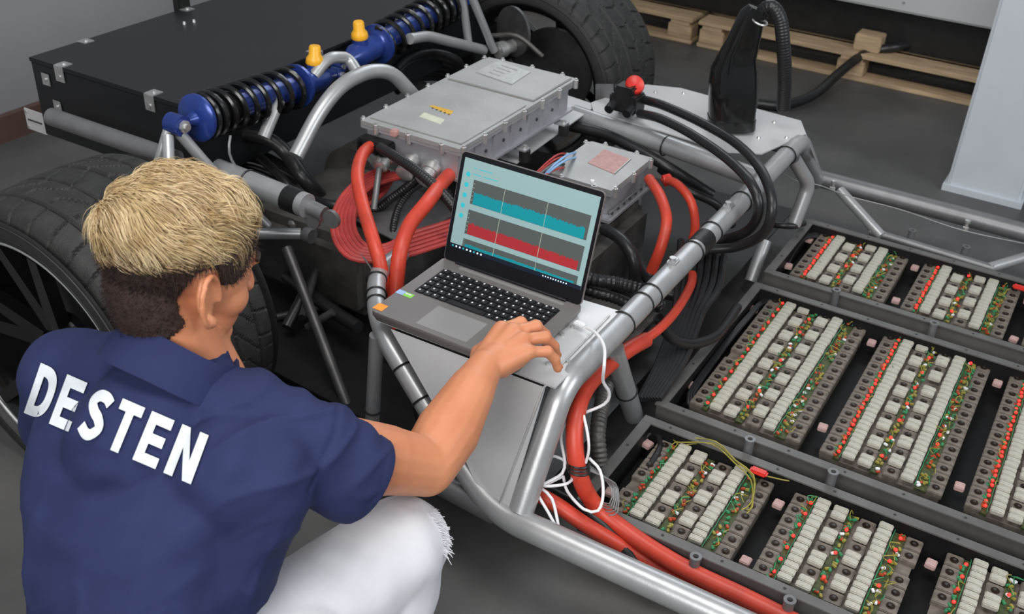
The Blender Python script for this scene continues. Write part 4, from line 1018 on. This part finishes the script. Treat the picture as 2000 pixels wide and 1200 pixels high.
# forearm with muscle belly tapering to wrist
mid = EL.lerp(WR_, .35)+V((0, 0, -.004))
body.cone(EL, .051, mid, .057); body.cone(mid, .057, EL.lerp(WR_, .75), .044); body.cone(EL.lerp(WR_, .72), .044, WR_, .033)
# left arm going down to the left knee
LE = dp(125, 885, 1.88); LW = LE+V((.10, .22, -.06)); body.cone(LE, .048, LW, .030)
LH = LW+V((.03, .07, -.02)); body.cone(LW, .032, LH, .036)
for k in range(4):
    q = LH+V((-.022+.016*k, .02, 0)); body.cone(q, .012, q+V((0, .045, -.02)), .010, 8)
body.cone(LH+V((.02, -.02, 0)), .013, LH+V((.05, .03, -.01)), .010, 8)
# right hand resting on the keyboard
HZ = lz
KN = dp(1010, 650, 2.03)
hf = (at(1030, 642, z=.54)-at(955, 710, z=.54)); hf.z = 0; hf = (hf.normalized() + Z*-.03).normalized()
hr = hf.cross(Z).normalized(); hu = hr.cross(hf)
W0 = WR_.copy()
def hh(r, f, u): return W0+hr*r+hf*f+hu*u
# palm as flattened chains (metacarpals), knuckle line slanting back to the little finger
mc = [(-.034, .112, .010), (-.008, .110, .016), (.020, .098, .014), (.044, .080, .006)]
for (r, f, u), rr in zip(mc, (.0190, .0195, .0185, .0170)):
    body.cone(hh(r*.35, .010, .0), .024, hh(r, f, u), rr, 12)
body.cone(WR_.lerp(EL, .12), .033, hh(.0, .03, .002), .029, 14)
body.cone(hh(-.01, .02, -.006), .024, hh(-.012, .080, -.004), .022, 12)
body.cone(hh(.02, .025, -.010), .020, hh(.032, .068, -.008), .018, 12)
fl = [(.050, .032, .026), (.055, .036, .028), (.051, .034, .026), (.041, .028, .023)]
ends = []
tw = math.radians(27); ff_ = hf*math.cos(tw)+hr*math.sin(tw); fr_ = ff_.cross(hu)
for k, ((r, f, u), (l1, l2, l3)) in enumerate(zip(mc, fl)):
    sp_ = (-.16, -.03, .08, .20)[k]; p = hh(r, f, u); rr = (.0145, .0150, .0145, .0128)[k]
    angs = ((.05, .80, 1.20), (.08, .85, 1.25), (.12, .90, 1.3), (.16, .90, 1.25))[k]
    for L_, a in zip((l1, l2, l3), angs):
        d = (ff_*math.cos(a)-hu*math.sin(a)+fr_*sp_*math.cos(a)).normalized(); q = p+d*L_
        body.cone(p, rr*.94, q, rr*.90, 10); body.sphere(p, rr*1.10, n=10, k=8); p = q; rr *= .92
    ends.append((p, d, rr))
tp0, tp1, tp2, tp3 = hh(-.022, .018, -.010), hh(-.046, .052, -.016), hh(-.052, .088, -.022), hh(-.046, .114, -.034)
body.cone(tp0, .022, tp1, .0175, 12); body.cone(tp1, .0165, tp2, .0145, 12); body.cone(tp2, .0145, tp3, .0125, 12)
# legs
RH = dp(420, 1330, 1.66); RK = dp(783, 1068, 1.80); RA = V((RK.x+.02, RK.y-.10, .10))
LHp = dp(190, 1330, 1.70); LK = dp(478, 1045, 2.0); LA = V((LK.x+.02, LK.y-.14, .10))
body.cone(RH, .080, RK, .060); body.cone(RK, .058, RA, .036); body.cone(LHp, .080, LK, .060); body.cone(LK, .058, LA, .036)
bme = remeshed(body, .0042, 5, 'body', .5)
bo = link_mesh(bme, 'body', M['skin'], PS)
for p, d, rr in ends:
    nrm_ = (ff_*math.cos(.3)+hu*.6).normalized()
    MB().sphere(p+nrm_*rr*.72, (rr*.55, rr*.75, rr*.25), (hr, d, nrm_), 10, 6).build('fingernail', M['lips'] if 0 else M['skin'], PS)
MB().sphere(tp3.lerp(tp2, .25)+hu*.010-hr*.006, (.007, .010, .003), (hr, (tp3-tp2).normalized(), hu), 10, 6).build('fingernail', M['labelw'], PS)
for s_ in (-1, 1):
    e = MB().sphere(hp_(s_*.032, .071, .002), .0125*HK, n=14, k=10).build('eye', M['eyew'], PS)
    MB().sphere(hp_(s_*.032, .0818, .001), (.0055*HK, .003*HK, .0055*HK), HA, 10, 6).build('iris', M['iris'], e)
    MB().tube([hp_(s_*.016, .097, .022), hp_(s_*.034, .095, .027), hp_(s_*.050, .083, .022)], .0035, 6, step=.008).build('eyebrow', M['hairdark'], PS)
MB().tube([hp_(-.018, .094, -.067), hp_(0, .100, -.066), hp_(.018, .094, -.067)], .0030, 8, step=.006).build('lips', M['lips'], PS)

# ---- hair
def skull(th, ph, e):        # direction on the cranium ellipsoid
    return V((math.sin(th)*math.cos(ph)*(.077+e), math.sin(th)*math.sin(ph)*(.098+e)-.010, math.cos(th)*(.080+e)+.025))
# short dark sides: the scalp surface itself, lifted a few millimetres
def loc_(p): q = p-HC; return q.dot(HRt)/HK, q.dot(HF)/HK, q.dot(HU)/HK
bm = bmesh.new(); bm.from_mesh(bo.data); bm.transform(Matrix.Translation(root_loc(PS))); bm.normal_update()
def scalp(p):
    r, f, u = loc_(p); ar = abs(r)
    if u > .10 or (p-HC).length > .17*HK: return False
    if ar > .088: return False
    if f > .075: return False
    low = -.102+.012*noise.noise(p*60)
    if f > -.052: low = -.102+(f+.052)*1.4
    if f > -.030: low = max(low, -.076+(f+.030)*2.2)
    if f > .010: low = -.012+(f-.010)*.5+.008*noise.noise(p*90)
    if f > .052: low = .015+(f-.052)*1.2
    ex, eu_ = (f+.010)/.027, (u+.018)/.040
    if ar > .055 and ex*ex+eu_*eu_ < 1: return False
    return u > low
keep = [f for f in bm.faces if scalp(f.calc_center_median())]
ks = set(f.index for f in keep)
bmesh.ops.delete(bm, geom=[f for f in bm.faces if f.index not in ks], context='FACES')
bm.normal_update()
bnd = set(v.index for v in bm.verts if v.is_boundary)
for v in bm.verts:
    r, f, u = loc_(v.co); tk = .0015+.0065*min(1, max(0, (u+.115)/.09))
    if v.index in bnd: tk = -.0015
    v.co = v.co+v.normal*(tk+.0012*noise.noise(v.co*160))
hs_faces = [(f.calc_center_median().copy(), f.normal.copy(), loc_(f.calc_center_median())) for f in bm.faces]
hm = bpy.data.meshes.new('short_hair'); bm.to_mesh(hm); bm.free()
hm.polygons.foreach_set('use_smooth', [True]*len(hm.polygons))
link_mesh(hm, 'short_hair', M['hairdark'], PS, label='dark brown clipped hair on back and sides')
# blond top: cap plus combed tufts
cap = MB()
cap.sphere(hp_(0, -.020, .042), (.083*HK, .100*HK, .074*HK), HA, 40, 24)
cap.sphere(hp_(.012, .022, .078), (.058*HK, .050*HK, .048*HK), HA, 24, 16)
cap.sphere(hp_(-.030, -.060, .046), (.056*HK, .050*HK, .054*HK), HA, 24, 16)
cap.sphere(hp_(-.012, -.01, .082), (.066*HK, .078*HK, .050*HK), HA, 24, 16)
cme = remeshed(cap, .006, 6, 'top_hair', .5)
ilow = hp_(0, 0, .028)
bm = bmesh.new(); bm.from_mesh(cme)
cutn = (HU*1.0-HF*.12-HRt*.12).normalized()
bmesh.ops.bisect_plane(bm, geom=bm.verts[:]+bm.edges[:]+bm.faces[:], plane_co=hp_(0, 0, .020), plane_no=cutn, clear_inner=True)
cap_bvh = BVHTree.FromBMesh(bm); bm.to_mesh(cme); cme.update()
th_ = link_mesh(cme, 'top_hair', M['hairtop'], PS, label='longer blond hair swept over the top'); 
bmc = bm.copy(); bmc.faces.ensure_lookup_table()
rnd = random.Random(3); tuft = MB(); tuftd = MB()
areas = [f.calc_area() for f in bmc.faces]; tot = sum(areas); fs = bmc.faces
import bisect as _bs
cum = []; acc = 0
for a_ in areas: acc += a_; cum.append(acc)
whorl = hp_(-.045, -.080, .06)
for k in range(9500):
    f = fs[min(len(cum)-1, _bs.bisect(cum, rnd.random()*tot))]; p = f.calc_center_median() + V((rnd.uniform(-.004, .004),)*3); nn = f.normal
    if nn.dot(HC-p) > 0: nn = -nn
    lc = V(((p-HC).dot(HRt), (p-HC).dot(HF), (p-HC).dot(HU)))/HK
    # comb direction: from the crown whorl forward and down the side
    fl_ = (p-whorl); fl_ = fl_ - nn*fl_.dot(nn)
    if fl_.length < 1e-4: continue
    fl_.normalize(); fl_ = (fl_*.9 + HRt*.30 + HF*.15 + V((noise.noise(p*28), noise.noise(p*28+V((9, 0, 0))), noise.noise(p*28+V((0, 9, 0)))))*1.15)
    fl_ = (fl_-nn*fl_.dot(nn)).normalized()
    L_ = rnd.uniform(.022, .040); q = p+nn*.001; lift = rnd.uniform(.06, .26); pts = [q-nn*.003]
    if lc[2] < .045: L_ *= .6
    for s_ in range(1, 5):
        t_ = s_/4; q = p + fl_*(L_*t_) + nn*(L_*lift*math.sin(t_*2.5)) - HU*(L_*.18*t_*t_)
        pts.append(q)
    w_ = rnd.uniform(.0005, .0012); sd = fl_.cross(nn).normalized(); rr = []
    for s_, q in enumerate(pts):
        ww = w_*(1-.85*(s_/4)**2); rr.append([q+sd*ww, q+nn*ww*.7, q-sd*ww])
    (tuft if rnd.random() < .80+.5*noise.noise(p*22)-(.35 if lc[2] < .04 and lc[1] < .02 else 0) else tuftd).loft(rr)
for k in range(0): pass
o = tuft.build('hair_strands', M['hairtop'], PS); o['kind'] = 'stuff'
M['hairmid'] = mat('dark_blond_hair', (.30, .19, .085), 0, .6, .3, 40)
o = tuftd.build('hair_strands', M['hairmid'], PS, label='darker blond strands'); o['kind'] = 'stuff'
# short dark stubble strands along the border and nape
stub = MB()
for k in range(9000):
    p, nn, (r_l, f_l, u_l) = hs_faces[rnd.randrange(len(hs_faces))]
    d = (nn*.75-HU*.55-HF*.2+V((rnd.uniform(-.35, .35), rnd.uniform(-.35, .35), rnd.uniform(-.2, .2)))).normalized()
    L_ = rnd.uniform(.003, .006)+.010*max(0, min(1, (u_l+.03)/.05)); p = p+V((rnd.uniform(-.003, .003),)*3)
    sd = d.orthogonal().normalized()*.0006; stub.add([p+sd, p-sd, p+d.cross(sd), p+d*L_], [(0, 1, 3), (1, 2, 3), (2, 0, 3)])
o = stub.build('stubble', M['hairdark'], PS); o['kind'] = 'stuff'

# ---- shirt
cc0 = dp(352, 700, 1.585)
sm = MB(); sm.loft(trings(1.0))
sm.cone(SL+V((.006, .0, -.012)), .078, dp(125, 830, 1.84), .070, 24)
sm.cone(SL.lerp(nb, .6)+V((0, -.0, -.0)), .062, SL+V((.01, 0, 0)), .070, 20)
sm.cone(cc0-V((.0, -.0, .030)), .080, dp(290, 860, 1.57), .12, 24)
sm.cone(SR.lerp(nb, .6)+V((0, -.005, -.005)), .068, SR, .076, 20)
sm.cone(dp(460, 930, 1.52), .09, SR+V((0, 0, -.01)), .076, 20)
ax_ = (HEM-SR).normalized()
sm.lathe(SR, ax_, [(.02, -.06), (.060, -.045), (.078, 0), (.080, (HEM-SR).length*.5), (.070, (HEM-SR).length*.96), (.070, (HEM-SR).length), (.0, (HEM-SR).length+.001)], 36)
# loose cloth under the arm
sm.cone(dp(520, 930, 1.52), .075, dp(430, 1150, 1.56), .065, 20)
sme = remeshed(sm, .0055, 14, 'shirt', .5)
bm = bmesh.new(); bm.from_mesh(sme); bm.normal_update()
for v in bm.verts:
    p = v.co; lr_ = (p-SR).length; q = p-SR
    arm = math.exp(-(lr_/.20)**2)
    # folds radiating from the armpit, stretched along their run
    A = dp(520, 965, 1.48); d = p-A; ang = math.atan2(d.dot(CU), d.dot(CR)); rad = d.length
    f1 = math.sin(ang*9+1.3*noise.noise(p*7))*math.exp(-((rad-.14)/.06)**2)*.0012
    f2 = noise.noise(V((p.dot(sx)*5+p.z*6, p.dot(fy)*6, (p.z-p.dot(sx)*.6)*20)))*.0040
    f3 = noise.noise(V((q.dot(ax_)*26, q.dot(CU)*7, q.dot(CR)*5)))*.0065*arm
    nk = (p-nb).length; f4 = math.sin((p-nb).dot(CR+CU*-.8)*70+2*noise.noise(p*9))*.003*math.exp(-((nk-.16)/.07)**2)
    low = noise.noise(V((p.dot(CR)*16-p.z*9, p.z*3, 0)))*.006*max(0, min(1, (.60-p.z)/.2))
    cr = 1-abs(noise.noise(V((q.dot(ax_)*4+p.z*3, (p-nb).dot(CU)*15-(p-nb).dot(CR)*6, p.dot(fy)*5))))*2
    f5 = max(0, cr)**4*.008*math.exp(-((p-SR).length/.20)**2)
    sdist = (p-SR).dot(ax_)-.004; f6 = -.004*math.exp(-(sdist/.005)**2)*(1 if (p-SR).length < .11 else 0)
    cr2 = 1-abs(noise.noise(V((p.dot(CR)*12-p.z*5, p.z*4, 3))))*2; f7 = max(0, cr2)**5*.007*max(0, min(1, (.66-p.z)/.12))
    v.co = p+v.normal*(f1+f2+f3+f4+low+f5+f6+f7)
hemlen = (HEM-SR).length
bvh = BVHTree.FromBMesh(bm); bm.to_mesh(sme); bm.free()
shirt = link_mesh(sme, 'shirt', M['shirt'], PS, label='navy blue short-sleeved polo shirt')
# sleeve hem band and collar
u_ = ax_.orthogonal().normalized(); w_ = ax_.cross(u_)
MB().lathe(HEM-ax_*.022, ax_, [(.0700, 0), (.0735, .003), (.0725, .022), (.0700, .025), (.0665, .022)], 40, u_).build('sleeve_hem', M['shirt'], shirt)
cax = (hp_(0, -.03, -.05)-nb).normalized(); cc = dp(352, 692, 1.575)+cax*.006
cax = (fy*.82+Z).normalized(); cu = cax.orthogonal().normalized()
def colring(c, r, h, rz):
    u1 = (CR - cax*CR.dot(cax)).normalized(); w1 = cax.cross(u1)
    return [c+u1*(r*math.cos(j*2*math.pi/48))+w1*(r*.92*math.sin(j*2*math.pi/48))+cax*(h+.003*math.sin(j*2*math.pi/16)) for j in range(48)]
cb = MB(); cb.loft([colring(cc, .104, -.046, 0), colring(cc, .1035, -.040, 0), colring(cc, .097, -.012, 0), colring(cc, .090, .012, 0), colring(cc, .087, .017, 0), colring(cc, .082, .012, 0), colring(cc, .081, -.03, 0)], cap=False)
cb.build('collar', M['shirt'], shirt)
# printed lettering on the back
bm = bmesh.new()
def poly2(pts, ox):
    f = bm.faces.new([bm.verts.new((ox+x_, y_, 0)) for x_, y_ in pts])
def strip2(oa, ob, ox):
    for k in range(len(oa)-1): poly2([oa[k], oa[k+1], ob[k+1], ob[k]], ox)
W_ = .66; B_ = .23; G_ = .20
def let_E(ox):
    poly2([(0, 0), (B_, 0), (B_, 1), (0, 1)], ox)
    for y_ in (0, .40, .79): poly2([(B_, y_), (W_-.06 if y_ == .40 else W_-.02, y_), (W_-.06 if y_ == .40 else W_-.02, y_+.21), (B_, y_+.21)], ox)
def let_D(ox):
    poly2([(0, 0), (B_, 0), (B_, 1), (0, 1)], ox); oa = []; ob = []
    for k in range(19):
        a_ = math.radians(90-10*k); c_, s_ = math.cos(a_), math.sin(a_)
        oa.append((B_+(W_-B_+.04)*abs(c_)**.8, .5+.5*math.copysign(abs(s_)**.8, s_))); ob.append((B_+(W_-2*B_+.05)*abs(c_)**.8, .5+.29*math.copysign(abs(s_)**.8, s_)))
    strip2(oa, ob, ox)
def let_T(ox):
    poly2([(0, .79), (W_, .79), (W_, 1), (0, 1)], ox); c_ = W_/2; poly2([(c_-B_/2, 0), (c_+B_/2, 0), (c_+B_/2, .79), (c_-B_/2, .79)], ox)
def let_N(ox):
    w2 = W_+.06
    poly2([(0, 0), (B_, 0), (B_, 1), (0, 1)], ox); poly2([(w2-B_, 0), (w2, 0), (w2, 1), (w2-B_, 1)], ox)
    poly2([(B_, 1), (B_, .60), (w2-B_, 0), (w2-B_, .40)], ox)
def let_S(ox):
    P_ = [V((W_-.05, .80, 0)), V((W_-.20, .885, 0)), V((.26, .88, 0)), V((.13, .73, 0)), V((.24, .575, 0)), V((W_-.22, .455, 0)), V((W_-.11, .29, 0)), V((W_-.26, .12, 0)), V((.24, .11, 0)), V((.05, .22, 0))]
    Q_ = spline(P_, .03); oa = []; ob = []
    for k, q_ in enumerate(Q_):
        t_ = (Q_[min(k+1, len(Q_)-1)]-Q_[max(k-1, 0)]).normalized(); n_ = V((-t_.y, t_.x, 0))*.112
        oa.append(((q_+n_).x, (q_+n_).y)); ob.append(((q_-n_).x, (q_-n_).y))
    strip2(oa, ob, ox)
for k, fn in enumerate((let_D, let_E, let_S, let_T, let_E, let_N)): fn(k*(W_+G_))
xs = [v.co.x for v in bm.verts]; ys = [v.co.y for v in bm.verts]; ax0, ax1, ay0, ay1 = min(xs), max(xs), min(ys), max(ys)
def hitpx(px, py):
    d = (dp(px, py, 1)-O).normalized(); h_ = bvh.ray_cast(O, d); return h_[0] if h_[0] else dp(px, py, 1.45)
# corners of the printed word on the cloth (top-left, top-right, bottom-right, bottom-left)
q = [hitpx(80, 708), hitpx(408, 850), hitpx(372, 948), hitpx(46, 808)]
for k in range(1, 130):
    bmesh.ops.bisect_plane(bm, geom=bm.verts[:]+bm.edges[:]+bm.faces[:], plane_co=(ax0+(ax1-ax0)*k/130, 0, 0), plane_no=(1, 0, 0))
for k in range(1, 26):
    bmesh.ops.bisect_plane(bm, geom=bm.verts[:]+bm.edges[:]+bm.faces[:], plane_co=(0, ay0+(ay1-ay0)*k/26, 0), plane_no=(0, 1, 0))
bn = ((q[1]-q[0]).cross(q[3]-q[0])).normalized(); bn = bn if bn.dot(fy) < 0 else -bn
for v in bm.verts:
    u = (v.co.x-ax0)/(ax1-ax0); t_ = 1-(v.co.y-ay0)/(ay1-ay0)
    p = q[0].lerp(q[1], u).lerp(q[3].lerp(q[2], u), t_)
    h_ = bvh.ray_cast(O, (p-O).normalized())
    v.co = (h_[0]-(p-O).normalized()*.0055) if h_[0] else p
letters = bpy.data.meshes.new('lettering'); bm.to_mesh(letters); bm.free()
link_mesh(letters, 'lettering', M['letter'], shirt, label='white printed word DESTEN')

# ---- jeans and shoes
jm = MB(); jm.cone(RH, .108, RK, .086, 28); jm.cone(RK, .084, RA+V((0, 0, .04)), .056, 24)
jm.cone(RH.lerp(LHp, .1)+V((0, -.0, .02)), .12, LHp, .12, 24); jm.cone(LHp, .105, LK, .084, 24); jm.cone(LK, .082, LA+V((0, 0, .04)), .056, 24)
jm.cone(dp(470, 1230, 1.66), .065, dp(610, 1240, 1.66), .055, 20)
jme = remeshed(jm, .006, 7, 'jeans', .5)
bm = bmesh.new(); bm.from_mesh(jme); bm.normal_update()
for v in bm.verts:
    p = v.co; k1 = math.exp(-((p-RK).length/.13)**2)
    v.co = p+v.normal*(noise.noise(V((p.x*6, p.y*22, p.z*16)))*.006 + math.sin(p.y*70+3*noise.noise(p*8))*.0022*k1)
jb = BVHTree.FromBMesh(bm); bm.to_mesh(jme); bm.free()
jo = link_mesh(jme, 'jeans', M['jean'], PS, label='white ripped jeans')
fr_ = MB(); ff = random.Random(5)
for k in range(130):
    a = k/130; base = dp(852+22*a+ff.uniform(-5, 5), 985+100*a, 1.77)
    h_ = jb.find_nearest(base)
    if not h_[0]: continue
    p = h_[0]; d = (CR*ff.uniform(.4, 1)+CU*ff.uniform(-.9, .5)+h_[1]*.6).normalized(); L_ = ff.uniform(.006, .020)
    fr_.tube([p-d*.002, p+d*L_*.5+Z*.001, p+d*L_-Z*L_*.25], .0006, 3, smooth=False)
o = fr_.build('frayed_threads', M['jean'], jo); o['kind'] = 'stuff'
for A_, lab in ((RA, 'right'), (LA, 'left')):
    s0 = V((A_.x, A_.y, 0)); mb = MB(); rg = []
    for y_, w2, h2 in ((-.09, .030, .07), (-.07, .042, .10), (-.02, .044, .105), (.05, .048, .075), (.12, .050, .055), (.17, .040, .040), (.19, .02, .03)):
        rg.append([s0+V((w2*math.cos(j*2*math.pi/20), y_, max(.001, h2/2+h2/2*math.sin(j*2*math.pi/20)))) for j in range(20)])
    mb.loft(rg).build('shoe', M['shoe'], PS)
